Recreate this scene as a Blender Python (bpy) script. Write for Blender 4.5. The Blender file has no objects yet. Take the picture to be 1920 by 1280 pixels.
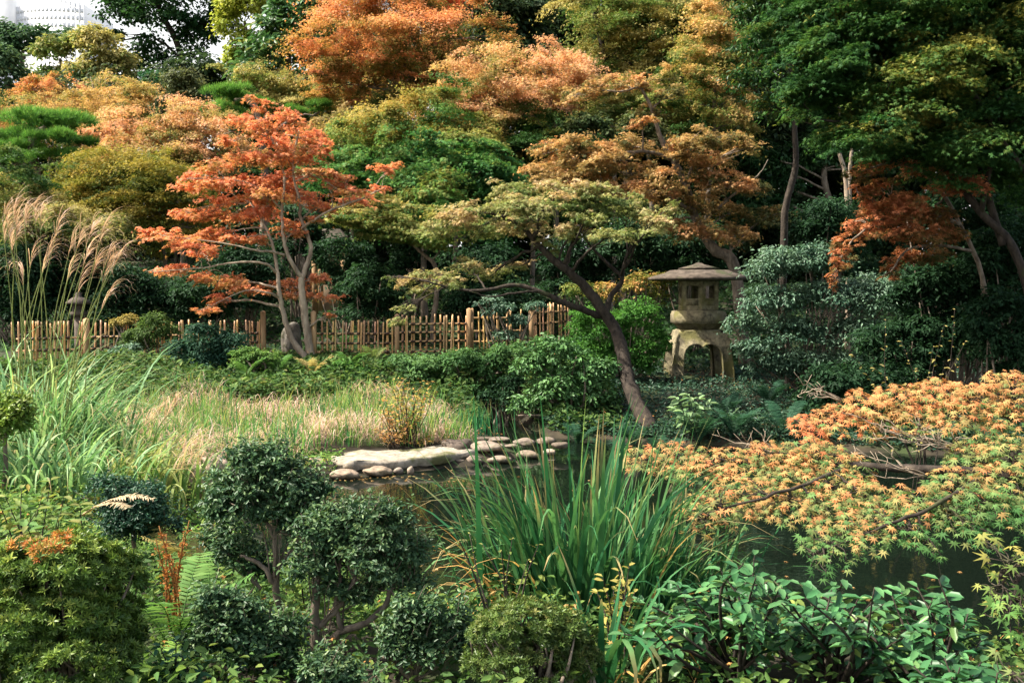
import bpy, math
import numpy as np
from mathutils import Vector

# ------------------------------------------------------------------ camera, sky, sun, exposure
scene = bpy.context.scene
COL = scene.collection
CAMZ = 2.0
FPX = 35.0 / 36.0 * 1920.0
PITCH = math.atan(100.0 / FPX)
cam_data = bpy.data.cameras.new('camera')
cam_data.lens = 35.0
cam_data.sensor_width = 36.0
cam_data.clip_start = 0.05
cam_data.clip_end = 3000.0
cam = bpy.data.objects.new('camera', cam_data)
cam.location = (0, 0, CAMZ)
cam.rotation_euler = (math.pi / 2 - PITCH, 0, 0)
COL.objects.link(cam)
scene.camera = cam

SUN = Vector((-0.62, -0.03, 0.78)).normalized()
world = bpy.data.worlds.new('World')
scene.world = world
world.use_nodes = True
wn = world.node_tree.nodes
wl = world.node_tree.links
wbg = wn['Background']
sky = wn.new('ShaderNodeTexSky')
sky.sky_type = 'NISHITA'
sky.sun_disc = False
sky.sun_elevation = math.asin(SUN.z)
sky.sun_rotation = math.atan2(SUN.x, SUN.y)
sky.altitude = 0.0
sky.air_density = 1.4
sky.dust_density = 6.0
sky.ozone_density = 1.0
# thin bright cloud, whitest towards the horizon, over the blue
wtc = wn.new('ShaderNodeTexCoord')
wsep = wn.new('ShaderNodeSeparateXYZ')
wl.new(wtc.outputs['Generated'], wsep.inputs[0])
wnz = wn.new('ShaderNodeTexNoise')
wnz.inputs['Scale'].default_value = 3.0
wnz.inputs['Detail'].default_value = 5.0
wl.new(wtc.outputs['Generated'], wnz.inputs['Vector'])
wmr = wn.new('ShaderNodeMapRange')
wmr.inputs[1].default_value = 0.5
wmr.inputs[2].default_value = 0.1
wmr.inputs[3].default_value = 0.0
wmr.inputs[4].default_value = 1.0
wl.new(wsep.outputs['Z'], wmr.inputs[0])
wad = wn.new('ShaderNodeMath')
wad.operation = 'MULTIPLY_ADD'
wad.inputs[1].default_value = 0.5
wl.new(wnz.outputs['Fac'], wad.inputs[0])
wl.new(wmr.outputs[0], wad.inputs[2])
wsub = wn.new('ShaderNodeMath')
wsub.operation = 'SUBTRACT'
wsub.use_clamp = True
wsub.inputs[1].default_value = 0.22
wl.new(wad.outputs[0], wsub.inputs[0])
wmx = wn.new('ShaderNodeMix')
wmx.data_type = 'RGBA'
wmx.inputs['B'].default_value = (5.0, 5.0, 4.85, 1)
wl.new(wsub.outputs[0], wmx.inputs['Factor'])
wl.new(sky.outputs[0], wmx.inputs['A'])
wl.new(wmx.outputs['Result'], wbg.inputs['Color'])
wbg.inputs['Strength'].default_value = 0.12
sd = bpy.data.lights.new('sun', 'SUN')
sd.energy = 4.8
sd.angle = math.radians(0.5)
sd.color = (1.0, 0.93, 0.82)
so = bpy.data.objects.new('sun', sd)
so.rotation_euler = (-SUN).to_track_quat('-Z', 'Y').to_euler()
so.location = (-30, 5, 40)
COL.objects.link(so)
scene.view_settings.view_transform = 'Standard'
scene.view_settings.look = 'None'
scene.view_settings.gamma = 1.0
scene.view_settings.exposure = 1.35
scene.cycles.max_bounces = 7
scene.cycles.diffuse_bounces = 3
scene.cycles.glossy_bounces = 2
scene.cycles.transmission_bounces = 3
scene.cycles.transparent_max_bounces = 4
scene.cycles.use_denoising = True

# ------------------------------------------------------------------ helpers
rng = np.random.default_rng(11)
CP, SP = math.cos(PITCH), math.sin(PITCH)


def at(px, py, Y):
    """world point at depth Y that the photograph shows at (px, py)"""
    cx = (px - 960.0) / FPX
    cy = (640.0 - py) / FPX
    dy = CP + cy * SP
    dz = -SP + cy * CP
    t = Y / dy
    return np.array([cx * t, Y, CAMZ + dz * t])


def msz(px, Y):
    return px * Y / FPX


POND = np.array([(-2.3, 8.6), (-2.05, 10.3), (-0.4, 11.2), (0.1, 11.7), (-0.25, 13.2), (-0.5, 15.2), (0.0, 15.4),
                 (0.5, 13.3), (2.0, 12.7), (4.0, 12.2), (7.0, 11.3), (9.5, 9.0), (9.5, 6.4), (6.0, 5.2), (3.0, 5.0),
                 (1.0, 5.4), (-0.6, 5.8), (-1.7, 6.9)])


def pond_sd(x, y):
    """signed distance to the pond outline, negative inside"""
    x = np.asarray(x, float)
    y = np.asarray(y, float)
    d = np.full(x.shape, 1e9)
    ins = np.zeros(x.shape, bool)
    n = len(POND)
    for i in range(n):
        ax, ay = POND[i]
        bx, by = POND[(i + 1) % n]
        ex, ey = bx - ax, by - ay
        t = np.clip(((x - ax) * ex + (y - ay) * ey) / (ex * ex + ey * ey), 0, 1)
        d = np.minimum(d, np.hypot(x - ax - t * ex, y - ay - t * ey))
        c = (ay > y) != (by > y)
        with np.errstate(divide='ignore', invalid='ignore'):
            xi = ax + (y - ay) * ex / (ey if ey != 0 else 1e-9)
        ins ^= c & (x < xi)
    return np.where(ins, -d, d)


def sstep(a, b, v):
    t = np.clip((v - a) / (b - a), 0, 1)
    return t * t * (3 - 2 * t)


def ground_z(x, y):
    x = np.asarray(x, float)
    y = np.asarray(y, float)
    d = pond_sd(x, y)
    near = 0.1 + 0.45 * sstep(0, 1.9, d)
    far = 0.08 + 0.08 * sstep(0, 1.5, d) + (0.62 - 0.32 * sstep(0.8, 2.6, x)) * sstep(13.0, 17.6, y) + 0.13 * np.clip(y - 19.0, 0, 22)
    w = sstep(5.5, 10.0, y)
    land = near * (1 - w) + far * w
    land = land + 0.05 * np.sin(x * 1.7 + y * 0.6) * np.sin(y * 1.3 - x * 0.4) * sstep(0.3, 2.0, d)
    land = land * sstep(-0.02, 0.25, d) + 0.02
    bed = -0.55 * sstep(0.0, 0.9, -d)
    z = np.where(d > 0, land, bed)
    return z * (1 - sstep(60, 90, np.hypot(x, y)) * 0.6)


def gz(x, y):
    return float(ground_z(np.array([x]), np.array([y]))[0])


class Geo:
    def __init__(self):
        self.V, self.L, self.C, self.K, self.n = [], [], [], [], 0

    def add(self, V, F, col):
        """V (n,3); F (m,k) indices; col (n,3) or one colour"""
        V = np.asarray(V, float).reshape(-1, 3)
        F = np.asarray(F, int)
        self.V.append(V)
        self.L.append((F + self.n).ravel())
        self.K.append(np.full(len(F), F.shape[1]))
        col = np.asarray(col, float)
        if col.ndim == 1:
            col = np.tile(col, (len(V), 1))
        self.C.append(col)
        self.n += len(V)

    def build(self, name, mat, parent=None, smooth=False, origin=None):
        me = bpy.data.meshes.new(name)
        V = np.concatenate(self.V)
        if origin is None and parent is not None:
            origin = parent.get('_o')
        if origin is not None:
            V = V - np.asarray(origin)
        L = np.concatenate(self.L)
        K = np.concatenate(self.K)
        me.vertices.add(len(V))
        me.vertices.foreach_set('co', V.astype(np.float32).ravel())
        me.loops.add(len(L))
        me.loops.foreach_set('vertex_index', L.astype(np.int32))
        me.polygons.add(len(K))
        st = np.concatenate([[0], np.cumsum(K)[:-1]])
        me.polygons.foreach_set('loop_start', st.astype(np.int32))
        if smooth:
            me.polygons.foreach_set('use_smooth', np.ones(len(K), bool))
        me.update(calc_edges=True)
        ca = me.color_attributes.new('tint', 'FLOAT_COLOR', 'POINT')
        c4 = np.ones((len(V), 4), np.float32)
        c4[:, :3] = np.concatenate(self.C)
        ca.data.foreach_set('color', c4.ravel())
        me.materials.append(mat)
        o = bpy.data.objects.new(name, me)
        COL.objects.link(o)
        if parent is not None:
            o.parent = parent
            o['_o'] = list(parent.get('_o'))
        return o


def thing(name, label, cat, loc, group=None):
    o = bpy.data.objects.new(name, None)
    o.empty_display_size = 0.1
    o.location = tuple(float(v) for v in loc)
    o['_o'] = [float(v) for v in loc]
    o['label'] = label
    o['category'] = cat
    if group:
        o['group'] = group
    COL.objects.link(o)
    return o


def single(geo, name, label, cat, mat, group=None, smooth=False, kind=None):
    V = np.concatenate(geo.V)
    lo, hi = V.min(0), V.max(0)
    org = np.array([(lo[0] + hi[0]) / 2, (lo[1] + hi[1]) / 2, lo[2]])
    o = geo.build(name, mat, None, smooth, org)
    o.location = org
    o['_o'] = list(map(float, org))
    if label:
        o['label'] = label
    if cat:
        o['category'] = cat
    if group:
        o['group'] = group
    if kind:
        o['kind'] = kind
    return o


def nrm(a):
    return a / np.maximum(np.linalg.norm(a, axis=-1, keepdims=True), 1e-9)


def runit(n):
    return nrm(rng.normal(size=(n, 3)))


def smoothpath(pts, rad, seg=5, wob=0.0):
    """Catmull-Rom through pts"""
    P = np.asarray(pts, float)
    R = np.asarray(rad, float)
    if len(P) < 3:
        t = np.linspace(0, 1, seg + 1)[:, None]
        Q = P[0] + (P[-1] - P[0]) * t
        q = R[0] + (R[-1] - R[0]) * t[:, 0]
    else:
        E = np.vstack([2 * P[0] - P[1], P, 2 * P[-1] - P[-2]])
        Q, q = [], []
        for i in range(len(P) - 1):
            p0, p1, p2, p3 = E[i:i + 4]
            for t in np.arange(seg) / seg:
                Q.append(0.5 * (2 * p1 + (p2 - p0) * t + (2 * p0 - 5 * p1 + 4 * p2 - p3) * t * t + (3 * p1 - p0 - 3 * p2 + p3) * t ** 3))
                q.append(R[i] + (R[i + 1] - R[i]) * t)
        Q.append(P[-1])
        q.append(R[-1])
        Q, q = np.array(Q), np.array(q)
    if wob:
        w = rng.normal(size=Q.shape) * wob
        w[0] = 0
        Q = Q + w
    return Q, q


def tube(geo, Q, q, col, sides=7, rough=0.0):
    Q = np.asarray(Q, float)
    q = np.asarray(q, float)
    n = len(Q)
    T = nrm(np.gradient(Q, axis=0))
    up = np.array([0.13, 1.0, 0.21])
    A = nrm(np.cross(T, up))
    B = np.cross(T, A)
    a = np.linspace(0, 2 * math.pi, sides, endpoint=False)
    rr = q[:, None] * (1 + rough * rng.normal(size=(n, sides)))
    V = Q[:, None, :] + rr[..., None] * (np.cos(a)[None, :, None] * A[:, None, :] + np.sin(a)[None, :, None] * B[:, None, :])
    i = np.arange(n - 1)[:, None] * sides
    j = np.arange(sides)[None, :]
    j2 = (j + 1) % sides
    F = np.stack([i + j, i + j2, i + sides + j2, i + sides + j], -1).reshape(-1, 4)
    geo.add(V.reshape(-1, 3), F, col)
    m = geo.n
    cap = np.arange(sides)
    geo.L.append(cap[::-1] + m - n * sides)
    geo.K.append(np.array([sides]))
    geo.L.append(cap + m - sides)
    geo.K.append(np.array([sides]))


def pal(stops, t):
    s = np.asarray(stops, float)
    s = np.where((s[:, 1] > s[:, 0] * 1.15)[:, None], s * np.array([1.10, 1.13, 1.06]), s)
    x = np.clip(t, 0, 1) * (len(s) - 1)
    i = np.clip(x.astype(int), 0, len(s) - 2)
    f = (x - i)[:, None]
    return s[i] * (1 - f) + s[i + 1] * f


def _star(lobes, lens, notch, droop):
    a = np.radians(np.array(lobes, float))
    V = [(0.0, 0.0, 0.0)]
    F = []
    tips = [(l * math.cos(x), l * math.sin(x), -droop * l) for x, l in zip(a, lens)]
    na = np.concatenate([[a[0] - 0.35], (a[1:] + a[:-1]) / 2, [a[-1] + 0.35]])
    nt = [(notch * math.cos(x), notch * math.sin(x), 0.03) for x in na]
    V += nt
    V += tips
    for i in range(len(lobes)):
        F.append((0, 1 + i, 1 + len(nt) + i, 2 + i))
    return np.array(V), np.array(F)


LEAF = {
    'diamond': (np.array([(0, 0, 0), (.45, .30, .03), (1, 0, -.12), (.45, -.30, .03)]), np.array([(0, 3, 2, 1)])),
    'blade': (np.array([(0, 0.02, 0), (.5, .035, .03), (1, 0, -.08), (.5, -.035, .03)]), np.array([(0, 3, 2, 1)])),
    'oval': (np.array([(0, 0, 0), (.28, .2, .06), (.66, .19, .04), (1, 0, -.12), (.66, -.19, .04), (.28, -.2, .06), (.45, 0, 0)]),
             np.array([(0, 6, 2, 1), (6, 3, 2, 2), (0, 5, 4, 6), (6, 4, 3, 3)])),
    'star3': _star((-52, 0, 52), (.85, 1, .85), .34, .16),
    'star5': _star((-100, -48, 0, 48, 100), (.6, .9, 1, .9, .6), .3, .2),
    'star7': _star((-132, -88, -43, 0, 43, 88, 132), (.42, .74, .93, 1, .93, .74, .42), .27, .22),
}
# an ovate leaf folded along its midrib, no degenerate faces
LEAF['oval'] = (np.array([(0, 0, 0), (.3, .2, .07), (.68, .18, .05), (1, 0, -.12), (.68, -.18, .05), (.3, -.2, .07), (.5, 0, 0.0)]),
                np.array([(0, 6, 2, 1), (0, 5, 4, 6), (6, 3, 2, 2), (6, 4, 3, 3)]))
LEAF['oval'] = (LEAF['oval'][0][:6], np.array([(0, 3, 2, 1), (0, 5, 4, 3)]))


def _whorl(n=8):
    V, F = [], []
    b, f = LEAF['diamond']
    for k in range(n):
        a = 2 * math.pi * k / n + 0.3 * (k % 2)
        el = 0.5 + 0.4 * (k % 2)
        ca, sa = math.cos(a), math.sin(a)
        for x, y, z in b * np.array([1, .42, 1]):
            r = x * math.cos(el) - z * math.sin(el)
            V.append((r * ca - y * sa, r * sa + y * ca, x * math.sin(el) + z))
        F += [tuple(v + 4 * k for v in f[0])]
    return np.array(V), np.array(F)


LEAF['whorl'] = _whorl()
# tuft of pine needles standing round a shoot (z is the shoot axis)
_v, _f = [], []
for _k in range(9):
    _a = 2 * math.pi * _k / 9
    _e = 0.75 + 0.45 * ((_k * 5) % 9) / 9
    _d = np.array([math.cos(_a) * math.cos(_e), math.sin(_a) * math.cos(_e), math.sin(_e)])
    _s = np.array([-math.sin(_a), math.cos(_a), 0]) * 0.035
    _v += [tuple(-_s), tuple(_s), tuple(_d + _s * .3), tuple(_d - _s * .3)]
    _f += [(4 * _k, 4 * _k + 1, 4 * _k + 2, 4 * _k + 3)]
LEAF['tuft'] = (np.array(_v), np.array(_f))


def leaves(geo, P, N, T, size, shape, col):
    t, f = LEAF[shape]
    n = len(P)
    if n == 0:
        return
    N = nrm(N)
    T = nrm(T - N * np.sum(T * N, 1, keepdims=True))
    B = np.cross(N, T)
    s = (np.asarray(size) * np.ones(n))[:, None, None]
    V = P[:, None, :] + s * (t[None, :, 0, None] * T[:, None, :] + t[None, :, 1, None] * B[:, None, :] + t[None, :, 2, None] * N[:, None, :])
    k = len(t)
    F = (f[None] + (np.arange(n) * k)[:, None, None]).reshape(-1, f.shape[1])
    geo.add(V.reshape(-1, 3), F, np.repeat(col, k, axis=0))


def crown(geo, clumps, size, stops, shape='diamond', cover=1.5, flat=0.55, sub=0.36, up=0.7, tbase=0.5, tgrad=0.3, tvar=0.12, lvar=0.1,
          nk=1.0, zmin=-0.35, feather=0.25, leafk=0.4, droop=0.2, zgrad=None, inner=0.5, spray=False, gap=.30, cull=None, wave=1.0):
    """clumps: (centre, (rx, ry, rz)); each is filled with puffs of leaves. returns puff centres per clump"""
    out = []
    c0 = np.mean([np.asarray(c, float) for c, _ in clumps], axis=0)
    P, N, T, S, t_ = [], [], [], [], []
    for c, R in clumps:
        c = np.asarray(c, float)
        R = np.asarray(R, float)
        gm = (R[0] * R[1] * R[2]) ** (1 / 3)
        rm = max(sub * gm, size * 1.3)
        area = 4 * math.pi * (((R[0] * R[1]) ** 1.6 + (R[0] * R[2]) ** 1.6 + (R[1] * R[2]) ** 1.6) / 3) ** (1 / 1.6)
        ns = int(np.clip(nk * area * 0.8 / (math.pi * rm * rm * max(flat, .5)), 3, 140))
        u = runit(ns)
        u[:, 2] = np.where(u[:, 2] < zmin, -u[:, 2], u[:, 2])
        rr = rm * rng.uniform(0.6, 1.35, ns)
        cc = c + u * (R - rm * np.array([.7, .7, .5 * flat])).clip(0.05 * rm) * rng.uniform(inner, 1.05, (ns, 1))
        if spray:
            ns = int(np.clip(nk * 4.19 * R[0] * R[1] * R[2] / (rm * rm * 1.6 * gap * gm), 2, 160))
            rr = rm * rng.uniform(0.55, 1.45, ns)
            u = runit(ns)
            cc = c + u * R * (rng.random((ns, 1)) ** .4) * np.where(rng.random((ns, 1)) < .2, 1.3, 1.0)
        out.append(cc)
        nl = np.maximum((cover * 4 * math.pi * rr ** 2 * (0.35 + 0.65 * flat) * 0.5 / (leafk * size * size)).astype(int), 4)
        idx = np.repeat(np.arange(ns), nl)
        m = len(idx)
        v = runit(m)
        fl = (v[:, 2] < 0) & (rng.random(m) < 0.55)
        v[fl, 2] *= -1
        rad = 0.30 + 0.66 * rng.random(m) ** 0.6 + feather * rng.exponential(1.0, m).clip(0, 2.6) * (rng.random(m) < .45)
        sq = np.array([1, 1, flat])
        if spray:
            nl = np.maximum((cover * math.pi * rr ** 2 / (leafk * size * size)).astype(int), 4)
            idx = np.repeat(np.arange(ns), nl)
            m = len(idx)
            ro = np.minimum(np.sqrt(-np.log(rng.uniform(1e-3, 1, m))) * .58, 1.15 + .5 * rng.random(m))
            th = rng.uniform(0, 2 * math.pi, m)
            el = rng.uniform(.4, .9, ns)[idx]
            ea = rng.uniform(0, math.pi, ns)[idx]
            x_, y_ = ro * np.cos(th), ro * np.sin(th) * el
            xx, yy = x_ * np.cos(ea) - y_ * np.sin(ea), x_ * np.sin(ea) + y_ * np.cos(ea)
            od = cc - c0
            od = od[:, :2] / (np.linalg.norm(od[:, :2], axis=1, keepdims=True) + .3)
            tl = (rng.normal(size=(ns, 2)) * .16 - .30 * od)[idx]
            zz = flat * (.35 - .8 * ro * ro) + tl[:, 0] * xx + tl[:, 1] * yy + rng.normal(size=m) * .085
            v = np.stack([xx, yy, zz], 1)
            p = cc[idx] + v * rr[idx][:, None]
            v = np.stack([xx, yy, .5 - .8 * ro + 2 * rng.normal(size=m) * .1], 1)
        else:
            p = cc[idx] + v * sq * (rr[idx] * rad)[:, None]
        P.append(p)
        N.append(v * 0.6 + np.array([0, 0, up]) + rng.normal(size=(m, 3)) * 0.38)
        tt = v * np.array([1, 1, 0.3]) + rng.normal(size=(m, 3)) * 0.5
        tt[:, 2] -= droop
        T.append(tt)
        S.append(size * rng.uniform(0.7, 1.25, m))
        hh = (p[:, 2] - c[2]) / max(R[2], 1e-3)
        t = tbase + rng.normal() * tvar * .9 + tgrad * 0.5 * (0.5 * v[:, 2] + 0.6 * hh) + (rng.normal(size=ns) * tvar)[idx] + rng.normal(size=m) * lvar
        if zgrad:
            t = t + zgrad[0] * (p[:, 2] - zgrad[1])
        t_.append(t)
    P, N, T, S, t_ = map(np.concatenate, (P, N, T, S, t_))
    if cull is None:
        cull = .50 if spray else .25
    # ragged outline and see-through gaps: warp the puffs, then thin them where a random field is low
    gm = np.mean([(R[0] * R[1] * R[2]) ** (1 / 3) for _, R in clumps]) * wave
    fld = np.zeros(len(P))
    for lam, amp in ((2.2, .8), (1.2, 1.0), (.8, 1.0), (.5, .9), (.33, .7)):
        for _ in range(3):
            w = nrm(rng.normal(size=3)) * np.array([1, 1, 1.7])
            ph = P @ w * (6.283 / (lam * gm))
            fld += amp * np.sin(ph + rng.uniform(0, 6.28))
            if lam > .4:
                P = P + (.035 * lam * gm * np.sin(ph * .8 + rng.uniform(0, 6.28)))[:, None] * (rng.normal(size=3) * [1, 1, .7])
    fld /= 2.4
    keep = fld + rng.normal(size=len(P)) * .35 > np.quantile(fld, cull) - .25
    t_ = t_ + .10 * fld
    P, N, T, S, t_ = P[keep], N[keep], T[keep], S[keep], t_[keep]
    col = pal(stops, t_) * rng.uniform(0.78, 1.2, (len(P), 1))
    leaves(geo, P, N, T, S, shape, col)
    return out


def clump(px, py, rx, rz, Y, ry=None, dy=0.0):
    """an ellipsoid of foliage given by where the photograph shows it and its real depth"""
    a = msz(rx, Y)
    return (at(px, py, Y + dy), (a, a * 0.85 if ry is None else ry, msz(rz, Y)))


def limbs(geo, trunk, r0, clumps, subs, col, twig=0.5, maxtw=7, sides=6, wob=0.02):
    trunk = np.asarray(trunk)
    for (c, R), cc in zip(clumps, subs):
        c = np.asarray(c)
        d = np.linalg.norm(trunk - c, axis=1) + 1.2 * np.clip(trunk[:, 2] - (c[2] - 0.25 * np.linalg.norm(trunk[:, :2] - c[:2], axis=1)), 0, None)
        k = int(np.argmin(d))
        s = trunk[k]
        L = np.linalg.norm(c - s)
        ra = r0 * (1 - 0.75 * k / max(len(trunk) - 1, 1)) * 0.6
        mid = (s + c) / 2 + np.array([0, 0, 0.08 * L]) + rng.normal(size=3) * 0.05 * L
        end = c + np.array([0, 0, -0.2 * R[2]])
        Q, q = smoothpath([s, mid, end], [ra, ra * 0.7, ra * 0.35], 4, wob * L * 0.3)
        tube(geo, Q, q, col, sides)
        for p in cc[rng.permutation(len(cc))[:maxtw]]:
            j = rng.integers(len(Q) // 2, len(Q))
            m = (Q[j] + p) / 2 + rng.normal(size=3) * 0.06 * np.linalg.norm(p - Q[j])
            W, w = smoothpath([Q[j], m, p], [q[j] * 0.7, ra * 0.25, ra * 0.1], 3)
            tube(geo, W, w, col, 4)


# ------------------------------------------------------------------ materials
def newmat(name):
    m = bpy.data.materials.new(name)
    m.use_nodes = True
    return m, m.node_tree.nodes, m.node_tree.links


def leaf_mat(name, trans=0.35, rough=0.5, spec=0.15, tint=(1.0, 1.0, 0.7), nscale=6.0):
    """leaf: attribute tint x procedural blotches, light passing through the blade"""
    m, n, l = newmat(name)
    b = n['Principled BSDF']
    a = n.new('ShaderNodeAttribute')
    a.attribute_name = 'tint'
    tc = n.new('ShaderNodeTexCoord')
    nz = n.new('ShaderNodeTexNoise')
    nz.inputs['Scale'].default_value = nscale
    nz.inputs['Detail'].default_value = 2.0
    l.new(tc.outputs['Object'], nz.inputs['Vector'])
    mr = n.new('ShaderNodeMapRange')
    mr.inputs[1].default_value = 0.3
    mr.inputs[2].default_value = 0.7
    mr.inputs[3].default_value = 0.75
    mr.inputs[4].default_value = 1.25
    l.new(nz.outputs['Fac'], mr.inputs[0])
    mx = n.new('ShaderNodeVectorMath')
    mx.operation = 'SCALE'
    l.new(a.outputs['Color'], mx.inputs[0])
    l.new(mr.outputs[0], mx.inputs['Scale'])
    l.new(mx.outputs[0], b.inputs['Base Color'])
    b.inputs['Roughness'].default_value = rough
    b.inputs['Specular IOR Level'].default_value = spec
    tr = n.new('ShaderNodeBsdfTranslucent')
    tm = n.new('ShaderNodeVectorMath')
    tm.operation = 'MULTIPLY'
    tm.inputs[1].default_value = tint
    l.new(mx.outputs[0], tm.inputs[0])
    l.new(tm.outputs[0], tr.inputs['Color'])
    ms = n.new('ShaderNodeMixShader')
    ms.inputs[0].default_value = trans
    l.new(b.outputs[0], ms.inputs[1])
    l.new(tr.outputs[0], ms.inputs[2])
    l.new(ms.outputs[0], n['Material Output'].inputs['Surface'])
    return m


def rough_mat(name, c1, c2, scale=8.0, rough=0.85, bump=0.4, c3=None, moss=None, spec=0.25, stretch=(1, 1, 1), attr=False, bdist=0.02, wet=False):
    m, n, l = newmat(name)
    b = n['Principled BSDF']
    tc = n.new('ShaderNodeTexCoord')
    mp = n.new('ShaderNodeMapping')
    mp.inputs['Scale'].default_value = stretch
    l.new(tc.outputs['Object'], mp.inputs['Vector'])
    nz = n.new('ShaderNodeTexNoise')
    nz.inputs['Scale'].default_value = scale
    nz.inputs['Detail'].default_value = 8.0
    nz.inputs['Roughness'].default_value = 0.65
    l.new(mp.outputs[0], nz.inputs['Vector'])
    cr = n.new('ShaderNodeValToRGB')
    cr.color_ramp.elements[0].position = 0.35
    cr.color_ramp.elements[0].color = (*c1, 1)
    cr.color_ramp.elements[1].position = 0.68
    cr.color_ramp.elements[1].color = (*c2, 1)
    if c3:
        e = cr.color_ramp.elements.new(0.5)
        e.color = (*c3, 1)
    l.new(nz.outputs['Fac'], cr.inputs[0])
    out = cr.outputs[0]
    if moss:
        n2 = n.new('ShaderNodeTexNoise')
        n2.inputs['Scale'].default_value = moss[1]
        n2.inputs['Detail'].default_value = 6.0
        l.new(tc.outputs['Object'], n2.inputs['Vector'])
        r2 = n.new('ShaderNodeMapRange')
        r2.inputs[1].default_value = moss[2]
        r2.inputs[2].default_value = moss[2] + 0.12
        l.new(n2.outputs['Fac'], r2.inputs[0])
        mx = n.new('ShaderNodeMix')
        mx.data_type = 'RGBA'
        l.new(r2.outputs[0], mx.inputs['Factor'])
        l.new(out, mx.inputs['A'])
        mx.inputs['B'].default_value = (*moss[0], 1)
        out = mx.outputs['Result']
    if attr:
        a = n.new('ShaderNodeAttribute')
        a.attribute_name = 'tint'
        mm = n.new('ShaderNodeVectorMath')
        mm.operation = 'MULTIPLY'
        l.new(out, mm.inputs[0])
        l.new(a.outputs['Color'], mm.inputs[1])
        out = mm.outputs[0]
    if wet:
        ge = n.new('ShaderNodeNewGeometry')
        sx = n.new('ShaderNodeSeparateXYZ')
        l.new(ge.outputs['Position'], sx.inputs[0])
        wr = n.new('ShaderNodeMapRange')
        wr.inputs[1].default_value = 0.015
        wr.inputs[2].default_value = 0.05
        wr.inputs[3].default_value = 0.3
        wr.inputs[4].default_value = 1.0
        l.new(sx.outputs['Z'], wr.inputs[0])
        wm = n.new('ShaderNodeVectorMath')
        wm.operation = 'SCALE'
        l.new(out, wm.inputs[0])
        l.new(wr.outputs[0], wm.inputs['Scale'])
        out = wm.outputs[0]
    l.new(out, b.inputs['Base Color'])
    b.inputs['Roughness'].default_value = rough
    b.inputs['Specular IOR Level'].default_value = spec
    bp = n.new('ShaderNodeBump')
    bp.inputs['Strength'].default_value = bump
    bp.inputs['Distance'].default_value = bdist
    l.new(nz.outputs['Fac'], bp.inputs['Height'])
    l.new(bp.outputs[0], b.inputs['Normal'])
    return m


M_LEAF = leaf_mat('leaf_matte', 0.40, 0.6, 0.12)
M_GLOSS = leaf_mat('leaf_glossy', 0.25, 0.42, 0.24)
M_CAM = leaf_mat('leaf_camellia', 0.2, 0.4, 0.32)
M_BLADE = leaf_mat('grass_blade', 0.4, 0.5, 0.14, nscale=12.0)
M_BARK = rough_mat('bark_grey_brown', (.07, .055, .04), (.26, .21, .16), 14, .9, .6, stretch=(1, 1, .35))
M_BARKDARK = rough_mat('bark_dark', (.013, .010, .008), (.062, .048, .036), 16, .9, .8, moss=((.05, .06, .02), 3.0, .6), stretch=(1, 1, .5))
M_BARKPALE = rough_mat('bark_pale', (.16, .12, .085), (.42, .34, .25), 10, .85, .4, stretch=(1, 1, .3))
M_SOIL = rough_mat('soil', (.014, .012, .008), (.045, .036, .022), 2.5, .95, .7, moss=((.03, .045, .014), 1.3, .48))
M_ROCK = rough_mat('pond_stone', (.15, .13, .11), (.44, .37, .30), 11, .8, .5, moss=((.10, .10, .05), 6.0, .56), attr=True, wet=True)
M_SLAB = rough_mat('slab_stone', (.16, .14, .105), (.40, .35, .28), 9, .88, .9, moss=((.12, .12, .05), 3.5, .54), wet=True)
M_LANTERN = rough_mat('lantern_stone', (.07, .06, .04), (.30, .26, .16), 11, .92, .9, moss=((.13, .12, .045), 2.6, .5), bdist=.03)
M_LROOF = rough_mat('lantern_roof_stone', (.035, .028, .021), (.125, .10, .078), 9, .92, .6, moss=((.05, .055, .025), 3.0, .55))
M_BAMBOO = rough_mat('bamboo', (.48, .28, .12), (.80, .53, .26), 5, .5, .15, stretch=(1, 1, .25), spec=.4, attr=True)
M_POST = rough_mat('wood_post', (.22, .13, .06), (.45, .29, .15), 7, .75, .3, stretch=(2, 2, .3))
M_ROPE = rough_mat('palm_rope', (.02, .015, .012), (.06, .045, .03), 30, .9, .3)
M_THATCH = rough_mat('dark_thatch', (.035, .03, .024), (.10, .085, .065), 12, .95, .6)
M_TILE = rough_mat('grey_roof_tile', (.10, .095, .09), (.22, .21, .20), 10, .7, .4)
M_BOARD = rough_mat('weathered_board', (.36, .28, .19), (.62, .52, .38), 6, .8, .2, stretch=(.3, 1, 3))
M_PLASTER = rough_mat('earthen_wall', (.20, .14, .09), (.32, .24, .16), 5, .9, .2)
M_CONC = rough_mat('white_panel', (.70, .70, .70), (.82, .82, .81), .5, .7, .05)
M_GLASSW = rough_mat('window_strip', (.74, .75, .76), (.77, .78, .79), .4, .5, 0)


def water_mat():
    m, n, l = newmat('pond_water')
    b = n['Principled BSDF']
    b.inputs['Base Color'].default_value = (.004, .007, .0045, 1)
    b.inputs['Roughness'].default_value = 0.04
    b.inputs['IOR'].default_value = 1.33
    tc = n.new('ShaderNodeTexCoord')
    nz = n.new('ShaderNodeTexNoise')
    nz.inputs['Scale'].default_value = 3.5
    nz.inputs['Detail'].default_value = 3
    l.new(tc.outputs['Object'], nz.inputs['Vector'])
    bp = n.new('ShaderNodeBump')
    bp.inputs['Strength'].default_value = 0.12
    bp.inputs['Distance'].default_value = 0.02
    l.new(nz.outputs['Fac'], bp.inputs['Height'])
    l.new(bp.outputs[0], b.inputs['Normal'])
    return m


M_WATER = water_mat()
BARKC = np.array([1.0, 1.0, 1.0])
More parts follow.
